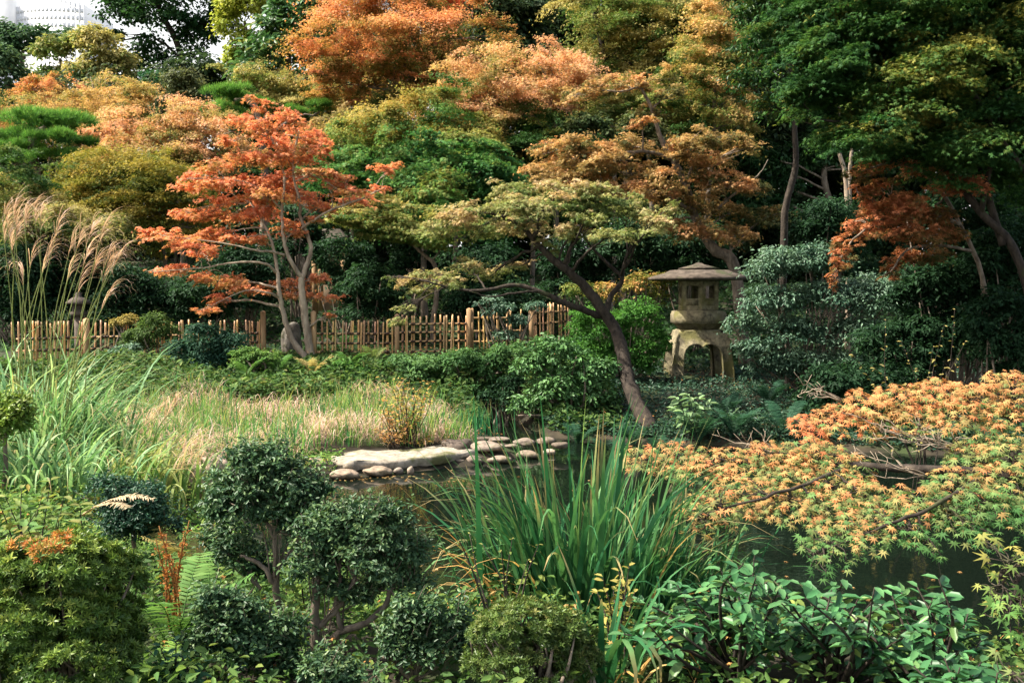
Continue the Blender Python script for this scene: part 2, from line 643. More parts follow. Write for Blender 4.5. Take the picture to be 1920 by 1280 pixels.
# ------------------------------------------------------------------ setting: ground, water
def axis(lo, hi, step, far):
    a = np.arange(lo, hi + 1e-6, step)
    g = 1.0
    left, right = [], []
    v = lo
    while v > -far:
        v -= g
        left.append(v)
        g *= 1.5
    g = 1.0
    v = hi
    while v < far:
        v += g
        right.append(v)
        g *= 1.5
    return np.concatenate([left[::-1], a, right])


gx = axis(-16, 16, 0.14, 900)
gy = axis(0.5, 44, 0.14, 900)
X, Y_ = np.meshgrid(gx, gy)
Z = ground_z(X.ravel(), Y_.ravel())
V = np.stack([X.ravel(), Y_.ravel(), Z], 1)
V[:, 2] += rng.normal(size=len(V)) * 0.008
i, j = np.meshgrid(np.arange(len(gy) - 1), np.arange(len(gx) - 1), indexing='ij')
q = (i * len(gx) + j).ravel()
g = Geo()
g.add(V, np.stack([q, q + 1, q + len(gx) + 1, q + len(gx)], 1), BARKC)
o = g.build('ground', M_SOIL, None, True)
o['kind'] = 'structure'
g = Geo()
g.add([(-3.2, 4.4, 0), (10.4, 4.4, 0), (10.4, 16, 0), (-3.2, 16, 0)], [(0, 1, 2, 3)], BARKC)
o = g.build('pond_water', M_WATER)
o['kind'] = 'structure'


def box(geo, lo, hi, col=BARKC):
    (x0, y0, z0), (x1, y1, z1) = lo, hi
    V = [(x0, y0, z0), (x1, y0, z0), (x1, y1, z0), (x0, y1, z0), (x0, y0, z1), (x1, y0, z1), (x1, y1, z1), (x0, y1, z1)]
    geo.add(V, [(3, 2, 1, 0), (4, 5, 6, 7), (0, 1, 5, 4), (1, 2, 6, 5), (2, 3, 7, 6), (3, 0, 4, 7)], col)


def scatter(n, x0, x1, y0, y1, keep=None):
    x = rng.uniform(x0, x1, n)
    y = rng.uniform(y0, y1, n)
    k = pond_sd(x, y) > 0.08
    if keep is not None:
        k &= keep(x, y)
    x, y = x[k], y[k]
    return np.stack([x, y, ground_z(x, y)], 1)


def ground_cover(name, label_cat, n, region, h, size, stops, shape, mat, keep=None, patch=1.0, tb=.5):
    """low leafy plants nobody could count"""
    P = scatter(n, *region, keep)
    pn = rng.random(len(P)) ** 3 * .25 + 0.45 + 0.24 * (np.sin(P[:, 0] * 2.1 * patch + 1.3) + np.sin(P[:, 1] * 1.7 * patch + P[:, 0] * .9))
    tt = rng.random(len(P)) * (1 - .86 * sstep(15.7, 16.6, P[:, 1]) * (P[:, 1] < 17.95) * (P[:, 0] < 1.6))
    P = P + np.stack([np.zeros(len(P)), np.zeros(len(P)), h * (0.15 + 0.85 * pn) * tt], 1)
    N = rng.normal(size=P.shape) * 0.45 + np.array([0, -.15, .8])
    T = rng.normal(size=P.shape)
    T[:, 2] = T[:, 2] * .4 - 0.1
    t = tb + 0.22 * (pn - .5) + rng.normal(size=len(P)) * .2
    g = Geo()
    leaves(g, P, N, T, size * rng.uniform(.6, 1.3, len(P)), shape, pal(stops, t) * rng.uniform(.75, 1.25, (len(P), 1)))
    o = g.build(name, mat)
    o['kind'] = 'stuff'
    o['label'] = label_cat[0]
    o['category'] = label_cat[1]
    return o


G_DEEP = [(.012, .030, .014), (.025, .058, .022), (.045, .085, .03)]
G_TEAL = [(.014, .036, .024), (.028, .068, .042), (.055, .105, .065)]
G_MID = [(.03, .07, .02), (.06, .12, .035), (.11, .17, .05)]
G_FRESH = [(.05, .12, .03), (.10, .20, .045), (.18, .27, .07)]
G_LITTER = [(.03, .06, .02), (.07, .11, .03), (.13, .12, .04), (.24, .14, .05)]
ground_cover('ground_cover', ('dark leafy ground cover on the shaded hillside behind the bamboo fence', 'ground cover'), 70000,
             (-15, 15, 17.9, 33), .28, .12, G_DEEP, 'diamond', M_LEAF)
ground_cover('bank_plants', ('mixed green low plants covering the slope below the bamboo fence', 'ground cover'), 52000,
             (-8.5, 1.5, 13.2, 17.9), .46, .10, [(.014, .036, .014)] + G_MID + [(.16, .17, .06)], 'oval', M_LEAF,
             keep=lambda x, y: ~((x > -6.2) & (x < -.7) & (y < 14.2)))
ground_cover('bank_foliage', ('dark green low leaves covering the bank around the stone lantern', 'ground cover'), 60000,
             (0.3, 9.8, 10.4, 18.5), .26, .06, G_TEAL, 'oval', M_GLOSS,
             keep=lambda x, y: ~((np.abs(x - 3.18) < .58) & (y > 16.35) & (y < 17.75)))
ground_cover('shore_plants', ('dark green plants hanging over the far right edge of the pond', 'ground cover'), 60000,
             (0.2, 9.8, 10.0, 15.0), .34, .07, G_TEAL + [(.10, .15, .06)], 'oval', M_LEAF, keep=lambda x, y: pond_sd(x, y) < .75)
ground_cover('understory_plants', ('bright leafy undergrowth between the clipped shrubs at the near shore', 'ground cover'), 60000,
             (-3.5, 4.5, 2.4, 6.6), .30, .042, [(.02, .055, .018), (.05, .11, .03), (.10, .17, .045), (.2, .25, .06)], 'oval', M_LEAF, patch=3.0, keep=lambda x, y: (x < .9) | (rng.random(len(x)) < .35))
ground_cover('meadow_plants', ('green and yellow low plants on the left bank beside the tall pampas grass', 'ground cover'), 26000,
             (-6.5, -1.9, 5.8, 11.2), .24, .055, G_FRESH + [(.33, .26, .06)], 'oval', M_LEAF, patch=2.0)

# far wood closing the view
g = Geo()
cl = [((x, y, gz(x, y) + h), (1.9, 1.3, 1.6)) for x, y, h in zip(np.concatenate([rng.uniform(-8, 22, 70), rng.uniform(5, 14, 45)]), rng.uniform(32, 35, 115), rng.uniform(0, 9, 115))]
for k in range(230):
    x = rng.uniform(-24, 26)
    if -21 < x < -9 and rng.random() < .3:
        continue
    y = rng.uniform(35, 43)
    top = 13.5 if x > -7 else 8.6
    cl.append(((x, y, gz(x, y) + rng.uniform(-.4, top - 2.8)), (rng.uniform(1.6, 2.6), 1.4, rng.uniform(1.2, 2.0))))
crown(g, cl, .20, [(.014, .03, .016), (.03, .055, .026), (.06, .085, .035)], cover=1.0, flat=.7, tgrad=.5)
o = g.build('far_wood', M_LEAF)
o['kind'] = 'stuff'
o['label'] = 'dark mass of evergreen trees closing the garden behind the maples'
o['category'] = 'wood'
# ------------------------------------------------------------------ far building
d = 170.0
t = thing('white_tower', 'pale white high-rise seen faintly above the treetops', 'building', (at(60, 200, d)[0], d, gz(-80, d)))
z0 = gz(-80, d)
L = at(-30, 10, d)
R = at(40, 6, d)
g = Geo()
box(g, (L[0] - 6, d - 4, z0), (R[0], d + 10, R[2]))
g.build('tower_block', M_CONC, t)
R2 = at(168, 20, d)
g = Geo()
n = 18
xs = np.linspace(R[0] + .01, R2[0], n)
for k in range(n - 1):
    zt = R2[2] + 1.0 * (1 - ((k - n / 2) / (n / 2)) ** 2)
    box(g, (xs[k], d - 2 - .1 * k * (n - 1 - k) / 6, z0), (xs[k + 1] - .004, d + 10, zt))
g.build('curved_wing', M_CONC, t)
for py in (26, 40, 54):
    g = Geo()
    zz = at(100, py + 6, d)[2]
    for k in range(n - 1):
        yy = d - 2 - .1 * k * (n - 1 - k) / 6
        box(g, (xs[k] + .12, yy - .03, zz), (xs[k + 1] - .12, yy, zz + .7))
    g.build('window_band', M_GLASSW, t)



# ------------------------------------------------------------------ trees and shrubs behind the fence
GREY = [(.025, .06, .03), (.05, .105, .05), (.11, .17, .08)]
DARK = [(.010, .032, .012), (.02, .06, .02), (.045, .095, .03)]
OLIVE = [(.035, .085, .02), (.10, .165, .04), (.23, .26, .075), (.44, .37, .13)]
AMBER = [(.04, .10, .025), (.16, .20, .05), (.46, .33, .11), (.66, .42, .18)]
ORANGE = [(.06, .11, .025), (.28, .24, .06), (.64, .34, .12), (.72, .32, .15)]
PEACH = [(.08, .12, .035), (.32, .27, .09), (.66, .41, .19), (.72, .40, .23)]
YELLOWG = [(.12, .17, .03), (.28, .33, .05), (.46, .46, .09)]
LIME = [(.03, .08, .02), (.06, .13, .035), (.16, .19, .04), (.36, .27, .06)]
RUST = [(.08, .09, .03), (.26, .13, .05), (.44, .16, .07), (.52, .19, .09)]


def tree(name, label, cat, Y, cl, stops, size=.12, shape='diamond', base=None, group=None, r=.13, mat=None, bark=None, trunk=None, parts=True, **kw):
    """a trunk rising from the ground with limbs to each of its foliage clumps"""
    vz, hz = (1.6, 1.32) if kw.get('spray') else (1.0, 1.0)
    r = r * .7
    C = [clump(*c, Y=Y) if len(c) == 4 else clump(*c[:4], Y=Y, dy=c[4]) for c in cl]
    C = [(c, (R[0] * hz, R[1] * hz * (1.25 if hz > 1 else 1), R[2] * vz)) for c, R in C]
    if trunk is None:
        mc = np.mean([c for c, _ in C], axis=0)
        bx = at(base, 500, Y)[0] if base is not None else mc[0] + rng.normal() * .2
        b = np.array([bx, Y, gz(bx, Y) - .05])
        top = mc + np.array([0, 0, .15])
        pts = [b, b + (top - b) * .4 + rng.normal(size=3) * [.12, .1, 0], b + (top - b) * .75 + rng.normal(size=3) * [.12, .1, 0], top]
        rad = [r * 1.25, r, r * .75, r * .45]
    else:
        pts = [at(px, py, Y) for px, py in trunk]
        b = pts[0].copy()
        b[2] = min(gz(b[0], Y) - .05, b[2])
        if pts[0][2] - b[2] > .15:
            pts = [b] + pts
        rad = list(np.linspace(r * 1.2, r * .45, len(pts)))
    Q, q = smoothpath(pts, rad, 5)
    t = thing(name, label, cat, (b[0], b[1], gz(b[0], b[1])), group)
    gl = Geo()
    subs = crown(gl, C, size, stops, shape=shape, **kw)
    gl.build('crown', mat or M_LEAF, t)
    gb = Geo()
    tube(gb, Q, q, BARKC, 8, .05)
    limbs(gb, Q, r, C, subs, BARKC, wob=.05)
    gb.build('trunk', bark or M_BARK, t, True)
    return t


def shrub(name, label, cat, Y, cl, stops, size=.09, shape='oval', group=None, mat=None, **kw):
    C = [clump(*c, Y=Y) if len(c) == 4 else clump(*c[:4], Y=Y, dy=c[4]) for c in cl]
    mc = np.mean([c for c, _ in C], axis=0)
    b = np.array([mc[0], mc[1], gz(mc[0], mc[1])])
    t = thing(name, label, cat, b, group)
    gl = Geo()
    kw.setdefault('flat', .75)
    kw.setdefault('zmin', -.6)
    subs = crown(gl, C, size, stops, shape=shape, **kw)
    gl.build('foliage', mat or M_LEAF, t)
    gb = Geo()
    for (c, R) in C:
        for k in range(3):
            s = b + np.array([rng.normal() * .12, rng.normal() * .1, -.05])
            e = c + rng.normal(size=3) * R * .35
            Q, q = smoothpath([s, (s + e) / 2 + rng.normal(size=3) * .06, e], [.022, .016, .007], 3)
            tube(gb, Q, q, BARKC, 5)
    gb.build('stem', M_BARK, t, True)
    return t


W = dict(flat=.6, sub=.34)
MAP = dict(flat=.22, sub=.62, up=.8, tgrad=.7, zmin=-2, nk=1.0, tvar=.26, lvar=.14, spray=True)
tree('camphor_tree', 'tall dark evergreen with pale sky showing through its bare limbs', 'tree', 44,
     [(300, 30, 100, 55), (230, 22, 60, 40), (370, 95, 50, 65), (285, 120, 55, 45), (405, 40, 45, 60), (345, 165, 55, 35), (215, 75, 30, 25), (340, -30, 120, 40)],
     DARK, .19, cover=.95, cull=.15, r=.26, sub=.26, nk=.8, flat=.6, bark=M_BARKDARK, trunk=[(345, 330), (350, 200), (335, 90), (300, 20), (290, -30)])
tree('broadleaf_tree', 'hazy grey-green round treetop under the white high-rise', 'tree', 50, [(30, 85, 60, 40), (-20, 90, 55, 55), (75, 82, 45, 28), (120, 85, 40, 30), (10, 120, 60, 40)], GREY, .22, cover=1., r=.25, **W)
tree('oak_tree', 'blue-green bushy tree at the picture edge above the clipped pine', 'tree', 34,
     [(12, 150, 42, 55), (0, 120, 40, 40), (25, 190, 35, 35)], GREY, .17, shape='oval', cover=1.2, r=.2, **W)
tree('olive_tree', 'low olive-brown treetop left of the tall amber tree', 'tree', 41, [(100, 100, 45, 32), (135, 85, 36, 26), (85, 150, 42, 32), (130, 140, 30, 25)], OLIVE, .16, cover=1.2, r=.18, **W)
tree('amber_tree', 'tall amber-olive tree standing before the dark evergreen with sky gaps', 'tree', 40,
     [(185, 95, 52, 48), (222, 130, 42, 38), (165, 142, 50, 34), (160, 75, 25, 25), (240, 160, 25, 25)], OLIVE, .16, tbase=.7, cover=1.4, r=.2, **W)
tree('ginkgo_tree', 'bright yellow-green tree beside the big-leaved tree at the top', 'tree', 38,
     [(430, 45, 34, 60), (470, 15, 60, 45), (440, 120, 30, 32), (455, 90, 30, 40), (500, -20, 80, 40)], YELLOWG, .17, cover=1.3, r=.2, tbase=.6, **W)
tree('magnolia_tree', 'big-leaved green tree with a few yellow leaves', 'tree', 32,
     [(540, 75, 90, 62), (500, 125, 60, 42), (600, 40, 60, 52), (590, 112, 45, 40), (470, 150, 40, 25), (560, 20, 70, 40)],
     [(.03, .08, .025), (.06, .14, .05), (.10, .19, .075), (.30, .26, .08)], .27, shape='oval', cover=1.2, r=.22, tbase=.4, tgrad=.2, lvar=.16, mat=M_GLOSS, **W)
shrub('evergreen_shrub', 'grey-green rounded shrub above the orange maples', 'shrub', 33, [(345, 175, 55, 42), (310, 195, 30, 25)], [(.05, .07, .03), (.09, .11, .05), (.16, .17, .08)], .12, 'diamond', cover=1.6, sub=.3)
shrub('evergreen_shrub', 'small bright blue-green shrub under the tall dark evergreen', 'shrub', 37, [(292, 160, 30, 26)], [(.02, .07, .035), (.04, .13, .06)], .13, 'diamond', cover=1.6)


def cloud_pine(label, Y, pads, base, r=.13):
    C = [clump(px, py, rx, rz, Y, dy=dy) for px, py, rx, rz, dy in pads]
    bx = at(base, 500, Y)[0]
    b = np.array([bx, Y, gz(bx, Y) - .05])
    t = thing('cloud_pine', label, 'pine', (b[0], b[1], b[2]), 'clipped cloud pines behind the fence')
    mc = np.mean([c for c, _ in C], axis=0)
    Q, q = smoothpath([b, b + (mc - b) * .5 + [.25, 0, 0], mc + [-.1, 0, .1], C[0][0]], [r * 1.3, r, r * .8, r * .4], 5)
    gb = Geo()
    tube(gb, Q, q, BARKC, 8, .06)
    limbs(gb, Q, r, C, [c[None] for c, _ in C], BARKC, wob=.06)
    gb.build('trunk', M_BARK, t, True)
    for c, R in C:
        g = Geo()
        ns = max(int(R[0] * R[1] / .05), 5)
        u = runit(ns)
        u[:, 2] = np.abs(u[:, 2]) * .9 - .1
        cc = c + u * R * rng.uniform(.55, .85, (ns, 1))
        n = int(R[0] * R[1] * 900)
        v = runit(n)
        v[:, 2] = np.where(rng.random(n) < .85, np.abs(v[:, 2]), v[:, 2])
        k = rng.integers(0, ns, n)
        rr = .33 * R[0] * rng.uniform(.75, 1.1, n)[:, None]
        P = cc[k] + v * rr * [1, 1, .6]
        N = v * .5 + [0, 0, .8] + rng.normal(size=(n, 3)) * .22
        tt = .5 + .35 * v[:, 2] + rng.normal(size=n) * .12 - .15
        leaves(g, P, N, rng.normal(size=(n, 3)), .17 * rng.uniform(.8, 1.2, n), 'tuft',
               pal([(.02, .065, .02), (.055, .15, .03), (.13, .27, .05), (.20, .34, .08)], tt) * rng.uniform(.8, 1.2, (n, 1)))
        g.build('needle_pad', M_LEAF, t)
    return t


cloud_pine('clipped pine with stacked bright green needle pads', 25,
           [(85, 238, 88, 24, 0), (25, 262, 62, 20, .3), (100, 268, 52, 19, -.6), (150, 272, 32, 16, .1), (35, 306, 38, 13, -.5), (115, 300, 48, 15, -.2), (-20, 290, 50, 20, 0), (50, 285, 50, 14, .2)], 60)
cloud_pine('clipped pine half hidden behind the tip of the red-orange maple', 29,
           [(440, 188, 56, 24, 0), (418, 212, 40, 17, -.4), (600, 208, 32, 22, 0), (480, 205, 40, 18, .3), (430, 230, 34, 12, -.4), (540, 215, 34, 18, .4)], 480)

g_ = 'orange maples along the top of the garden'
tree('maple_tree', 'small amber maple with a red tuft beside the blue-green tree', 'maple', 33, [(60, 195, 45, 30), (115, 190, 38, 32), (45, 235, 55, 22), (125, 225, 50, 22), (62, 160, 18, 13)], ORANGE, .062, 'star3', group=g_, r=.1, tbase=.55, cover=.8, **MAP)
tree('maple_tree', 'layered amber maple under the bare grey twigs', 'maple', 30, [(225, 185, 55, 22), (180, 218, 66, 24), (245, 212, 50, 20), (160, 240, 50, 18), (210, 245, 50, 16)], AMBER, .062, 'star3', group=g_, r=.1, tbase=.68, cover=.8, **MAP)
tree('maple_tree', 'pale peach maple with billowing crown left of the red-orange maple', 'maple', 27,
     [(262, 250, 52, 32), (330, 222, 46, 32), (390, 240, 55, 36), (225, 282, 55, 30), (325, 278, 60, 28), (300, 305, 70, 25), (400, 290, 60, 30)], PEACH, .058, 'star3', group=g_, r=.12, tbase=.6, cover=.8, **MAP)
tree('bare_tree', 'leafless pale grey twigs rising above the amber maples', 'tree', 32, [(178, 165, 35, 20), (205, 150, 25, 18)], AMBER, .1, 'star3', r=.06, cover=.05, bark=M_BARKPALE, trunk=[(180, 260), (178, 200), (175, 165), (170, 145)])
tree('maple_tree', 'broad yellow-olive maple in front of the peach maple', 'maple', 23,
     [(230, 345, 85, 40), (165, 340, 55, 32), (305, 335, 65, 34), (200, 400, 85, 34), (310, 395, 65, 34), (255, 435, 80, 28), (140, 380, 45, 28), (360, 420, 40, 25)],
     [(.05, .08, .02), (.12, .14, .025), (.26, .23, .04), (.38, .29, .06)], .052, 'star3', r=.09, tbase=.55, cover=.8, trunk=[(318, 590), (312, 520), (304, 450), (280, 390)], **MAP)
tree('maple_tree', 'dull olive maple behind the pampas plumes', 'maple', 21, [(40, 335, 60, 26), (35, 375, 70, 30), (105, 415, 75, 30), (20, 430, 60, 30), (150, 450, 60, 25), (60, 470, 70, 25)], OLIVE, .052, 'star3', r=.08, tbase=.5, cover=.8, **MAP)
tree('maple_tree', 'largest glowing orange maple high in the middle', 'maple', 29,
     [(730, 55, 90, 42), (665, 105, 60, 36), (800, 105, 75, 36), (690, 15, 70, 36), (868, 105, 62, 32), (905, 60, 45, 32), (725, 158, 90, 30), (625, 112, 40, 24), (640, 150, 40, 20), (770, 20, 60, 35), (820, 150, 60, 25), (760, 120, 60, 25)],
     ORANGE, .062, 'star3', r=.19, tbase=.54, cover=.8, group=g_, trunk=[(770, 420), (790, 250), (775, 160), (750, 90), (735, 40)], **MAP)
tree('maple_tree', 'vivid red-orange treetop against the white sky', 'maple', 33, [(862, 12, 40, 22), (890, 45, 30, 16), (850, 40, 30, 14), (870, -15, 50, 20)], [(.3, .12, .04), (.55, .16, .06), (.6, .15, .07)], .066, 'star3', r=.12, tbase=.6, cover=.8, **MAP)
tree('maple_tree', 'salmon pink maple with a forked dark trunk', 'maple', 25,
     [(930, 135, 70, 28), (1035, 125, 65, 26), (890, 182, 70, 28), (985, 178, 75, 26), (1065, 150, 45, 20), (940, 215, 70, 22), (860, 220, 50, 20)], PEACH, .055, 'star3', r=.085, tbase=.56, cover=.8, group=g_,
     trunk=[(1042, 250), (1030, 215), (1033, 165), (1010, 118)], **MAP)
tree('maple_tree', 'yellow-topped green maple filling the centre', 'maple', 24,
     [(740, 225, 80, 30), (825, 215, 60, 32), (690, 262, 60, 25), (770, 270, 70, 26), (860, 265, 60, 26)], [(.045, .12, .03), (.10, .19, .04), (.25, .27, .065), (.48, .35, .10)], .055, 'star3', r=.1, tbase=.6, cover=.8, **MAP)
tree('maple_tree', 'deep green lower maple in the shade of the yellow-topped one', 'maple', 22.5,
     [(700, 310, 60, 26), (780, 305, 80, 30), (850, 335, 75, 34), (740, 355, 80, 30), (830, 385, 90, 34), (905, 300, 55, 26), (650, 330, 45, 22), (920, 350, 45, 25), (760, 400, 70, 25)],
     [(.02, .08, .025), (.05, .155, .04), (.12, .23, .06), (.28, .27, .08)], .062, 'star5', r=.1, tbase=.42, cover=.85, leafk=.33, **MAP)
tree('maple_tree', 'spreading olive maple with a crooked trunk behind the right fence', 'maple', 19.5,
     [(690, 400, 48, 15), (740, 408, 50, 15), (650, 395, 35, 11), (800, 420, 60, 16), (750, 435, 55, 13), (850, 435, 40, 13)], OLIVE, .055, 'star5', r=.075, tbase=.55, cover=.85, leafk=.33,
     trunk=[(812, 600), (818, 560), (816, 500), (795, 478), (765, 450), (735, 425)], bark=M_BARK, **MAP)
tree('tall_maple', 'tall olive-gold tree with two dark stems', 'maple', 28,
     [(1150, 38, 70, 40), (1235, 60, 85, 42), (1195, 112, 75, 30), (1130, 100, 50, 28), (1290, 112, 55, 40), (1250, 10, 80, 40), (1180, 0, 80, 40), (1300, 50, 50, 40)], OLIVE, .062, 'star3', r=.16, tbase=.6, cover=.8,
     trunk=[(1180, 420), (1170, 250), (1140, 130), (1118, 40), (1105, -20)], bark=M_BARKDARK, **MAP)
tree('cedar_tree', 'dark evergreen behind the vivid red-orange treetop', 'tree', 38, [(1000, 30, 55, 45), (960, 85, 50, 35), (1075, 60, 45, 50), (1060, 10, 60, 40), (930, 20, 40, 30)], DARK, .18, cover=.85, r=.25, bark=M_BARKDARK, **W)
tree('cedar_tree', 'dark evergreen behind the tall olive-gold tree', 'tree', 37, [(1270, 20, 60, 40), (1265, 155, 65, 36), (1350, 165, 60, 45), (1180, 165, 55, 35), (1330, 60, 60, 45)], DARK, .18, cover=.85, r=.25, bark=M_BARKDARK, **W)
tree('maple_tree', 'orange maple at the edge of the big dark green maple', 'maple', 25,
     [(1335, 15, 36, 26), (1330, 75, 44, 24), (1315, 140, 60, 32), (1345, 195, 55, 28), (1370, 110, 40, 30), (1300, 190, 45, 22), (1380, 230, 50, 22)], AMBER, .055, 'star3', r=.1, tbase=.52, cover=.8, group=g_, **MAP)
tree('broadleaf_tree', 'mid-green rounded treetop between the salmon maple and the arched branch', 'tree', 24, [(1110, 230, 45, 28), (1190, 245, 60, 28), (1240, 280, 50, 25), (1080, 250, 40, 22)], [(.03, .06, .025), (.07, .10, .04), (.16, .15, .06)], .10, 'diamond', r=.09, cover=1.5, **W)
tree('evergreen_tree', 'dark evergreen filling the gap left of the tall pale trunk', 'tree', 27, [(1400, 300, 60, 50), (1330, 320, 60, 40), (1460, 330, 60, 60), (1540, 300, 60, 60), (1420, 400, 70, 50), (1620, 300, 60, 60), (1500, 200, 80, 50), (1400, 210, 70, 40), (1700, 250, 100, 80), (1820, 250, 100, 80), (1600, 200, 80, 50), (1900, 150, 80, 90)], DARK, .13, 'oval', cover=1.6, cull=.12, r=.15, tbase=.6, mat=M_GLOSS, **W)

tree('maple_tree', 'olive-gold maple between the two halves of the far clipped pine', 'maple', 31,
     [(470, 155, 50, 18), (535, 160, 60, 20), (600, 178, 50, 20), (560, 200, 60, 18), (500, 190, 50, 18), (640, 185, 40, 18)], OLIVE, .062, 'star3', r=.1, tbase=.72, cover=.8, **MAP)
tree('maple_tree', 'brownish olive maple below the grey roof peak', 'maple', 26,
     [(640, 245, 50, 20), (672, 275, 46, 20), (625, 295, 50, 18), (668, 322, 50, 18), (690, 240, 50, 18), (610, 265, 40, 18)], [(.03, .07, .02), (.10, .12, .04), (.24, .20, .07), (.36, .26, .10)], .055, 'star3', r=.08, tbase=.5, cover=.8, **MAP)
tree('maple_tree', 'green maple in the shade below the salmon pink one', 'maple', 24.5,
     [(960, 262, 60, 22), (1020, 255, 46, 20), (945, 300, 55, 22), (985, 330, 46, 20), (950, 375, 50, 22), (1000, 290, 50, 20)], LIME, .052, 'star3', r=.08, tbase=.38, cover=.8, **MAP)
tree('maple_tree', 'olive green maple below the tall olive-gold tree', 'maple', 26.5,
     [(1130, 195, 55, 20), (1200, 205, 60, 20), (1265, 215, 50, 20), (1150, 175, 50, 18), (1310, 240, 46, 20), (1230, 180, 50, 18)], OLIVE, .055, 'star3', r=.09, tbase=.55, cover=.8, **MAP)
tree('maple_tree', 'rusty amber maple peeping out above the clipped front pine', 'maple', 28,
     [(20, 205, 46, 18), (70, 215, 46, 18), (140, 262, 46, 18), (190, 280, 46, 18), (170, 300, 46, 18)], AMBER, .058, 'star3', r=.08, tbase=.6, cover=.8, **MAP)
tree('evergreen_tree', 'mid-green tree filling the shade right of the yellow-topped maple', 'tree', 30,
     [(960, 220, 70, 40), (1060, 300, 70, 50), (960, 340, 70, 50), (1130, 300, 70, 50), (860, 250, 70, 50), (760, 280, 70, 50), (660, 320, 70, 50), (1000, 420, 80, 50), (560, 300, 70, 50), (470, 330, 70, 50)], DARK, .13, 'oval', cover=1.2, r=.1, tbase=.6, **W)

# dark shrubs in the shade behind the fence
S_ = dict(cover=1.2, sub=.34)
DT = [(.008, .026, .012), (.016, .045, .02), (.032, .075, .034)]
for px, py, rx, rz, Y, lab in [
    (640, 480, 66, 34, 20.5, 'dark blue-green shrub just right of the red-orange maple trunk'),
    (690, 540, 75, 38, 19.6, 'low dark shrub behind the right bamboo fence'),
    (905, 500, 80, 45, 21, 'dark bush behind the left arm of the leaning tree'),
    (890, 565, 60, 30, 19.8, 'small dark bush right behind the stepped fence panel'),
    (460, 500, 80, 50, 21, 'shaded dark shrub behind the low sprays of the red-orange maple'),
    (380, 545, 75, 36, 20, 'shaded bush behind the left fence posts'),
    (250, 545, 75, 42, 20, 'shaded bush behind the pampas plumes'),
    (130, 500, 90, 55, 21, 'large shaded bush behind the tall pampas stalks'),
    (20, 520, 90, 65, 20, 'dark bush at the picture edge behind the pampas blades'),
    (1080, 480, 75, 45, 20.5, 'dark bush behind the upper trunk of the leaning tree'),
    (1185, 455, 70, 45, 20, 'dark bush left of the stone lantern roof'),
    (1300, 450, 75, 40, 20.5, 'dark bush above the stone lantern roof'),
    (560, 425, 60, 40, 22, 'dark bush left of the thatched roof'),
    (780, 480, 60, 42, 23, 'dark shrub under the spreading olive maple'),
    (980, 560, 60, 35, 20, 'dark shrub behind the end of the right fence'),
]:
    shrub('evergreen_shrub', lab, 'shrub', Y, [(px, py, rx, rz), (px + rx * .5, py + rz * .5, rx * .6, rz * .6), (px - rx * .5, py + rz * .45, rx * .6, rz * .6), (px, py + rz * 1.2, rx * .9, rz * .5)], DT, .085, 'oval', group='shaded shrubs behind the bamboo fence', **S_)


# ------------------------------------------------------------------ roofs half hidden among the trees
def hip_roof(g, c, hx, hy, h, ridge, th=.10, lift=.06):
    """hipped roof with a short ridge and slightly upturned eaves"""
    x, y, z = c
    n = 6
    for s in range(2):
        zz = z - s * th
    V, F = [], []
    prof = [(0.0, 0.0), (.25, .16), (.5, .38), (.75, .66), (1.0, 1.0)]
    for t, hh in prof:
        ax = hx + (ridge - hx) * t
        ay = hy * (1 - t) + .02
        for sx, sy in ((-1, -1), (0, -1), (1, -1), (1, 0), (1, 1), (0, 1), (-1, 1), (-1, 0)):
            V.append((x + sx * ax, y + sy * ay, z + h * hh + (lift if t == 0 and sx and sy else 0)))
    for i in range(len(prof) - 1):
        for k in range(8):
            F.append((i * 8 + k, i * 8 + (k + 1) % 8, i * 8 + 8 + (k + 1) % 8, i * 8 + 8 + k))
    m = len(V)
    for sx, sy in ((-1, -1), (0, -1), (1, -1), (1, 0), (1, 1), (0, 1), (-1, 1), (-1, 0)):
        V.append((x + sx * hx, y + sy * hy, z - th + (lift if sx and sy else 0)))
    for k in range(8):
        F.append((m + k, m + (k + 1) % 8, (k + 1) % 8, k))
    g.add(V, F, BARKC)
    g.add([V[m + k] for k in range(8)], [(7, 6, 5, 4, 3, 2, 1, 0)], BARKC)
    a = (len(prof) - 1) * 8
    g.add([V[a + k] for k in range(8)], [(0, 1, 2, 3, 4, 5, 6, 7)], BARKC)


def pavilion(name, label, px, py, Y, hx, hy, h, ridge, mroof, wall_mat, posts=True):
    e = at(px, py, Y)
    zb = gz(e[0], Y)
    t = thing(name, label, 'hut', (e[0], Y, zb))
    g = Geo()
    hip_roof(g, e, hx, hy, h, ridge)
    g.build('roof', mroof, t)
    for sx in (-1, 1) if posts else ():
        for sy in (-1, 1):
            g = Geo()
            X0, Y0 = e[0] + sx * hx * .7, Y + sy * hy * .7
            box(g, (X0 - .06, Y0 - .06, zb - .1), (X0 + .06, Y0 + .06, e[2] - .098))
            g.build('post', M_POST, t)
    g = Geo()
    box(g, (e[0] - hx * .7 + .065, Y + hy * .66, zb - .1), (e[0] + hx * .7 - .065, Y + hy * .7, e[2] - .1))
    g.build('wall', wall_mat, t)
    return t


pavilion('garden_hut', 'small dark thatched hut in the shade behind the right fence', 622, 450, 23.5, .48, .5, .26, .2, M_THATCH, M_PLASTER)
t = pavilion('tea_house', 'house with a grey tiled roof peak showing through the centre maples', 668, 216, 34, 1.0, .9, .45, .1, M_TILE, M_PLASTER, posts=False)
pavilion('gate_roof', 'little roofed gate with pale boards seen through the red-orange maple', 578, 333, 26, .5, .4, .2, .3, M_BOARD, M_THATCH, posts=False)
pavilion('garden_hut', 'brown-roofed hut cut by the picture edge under the clipped pine', -12, 318, 24.6, .42, .6, .35, .2, M_THATCH, M_BOARD)
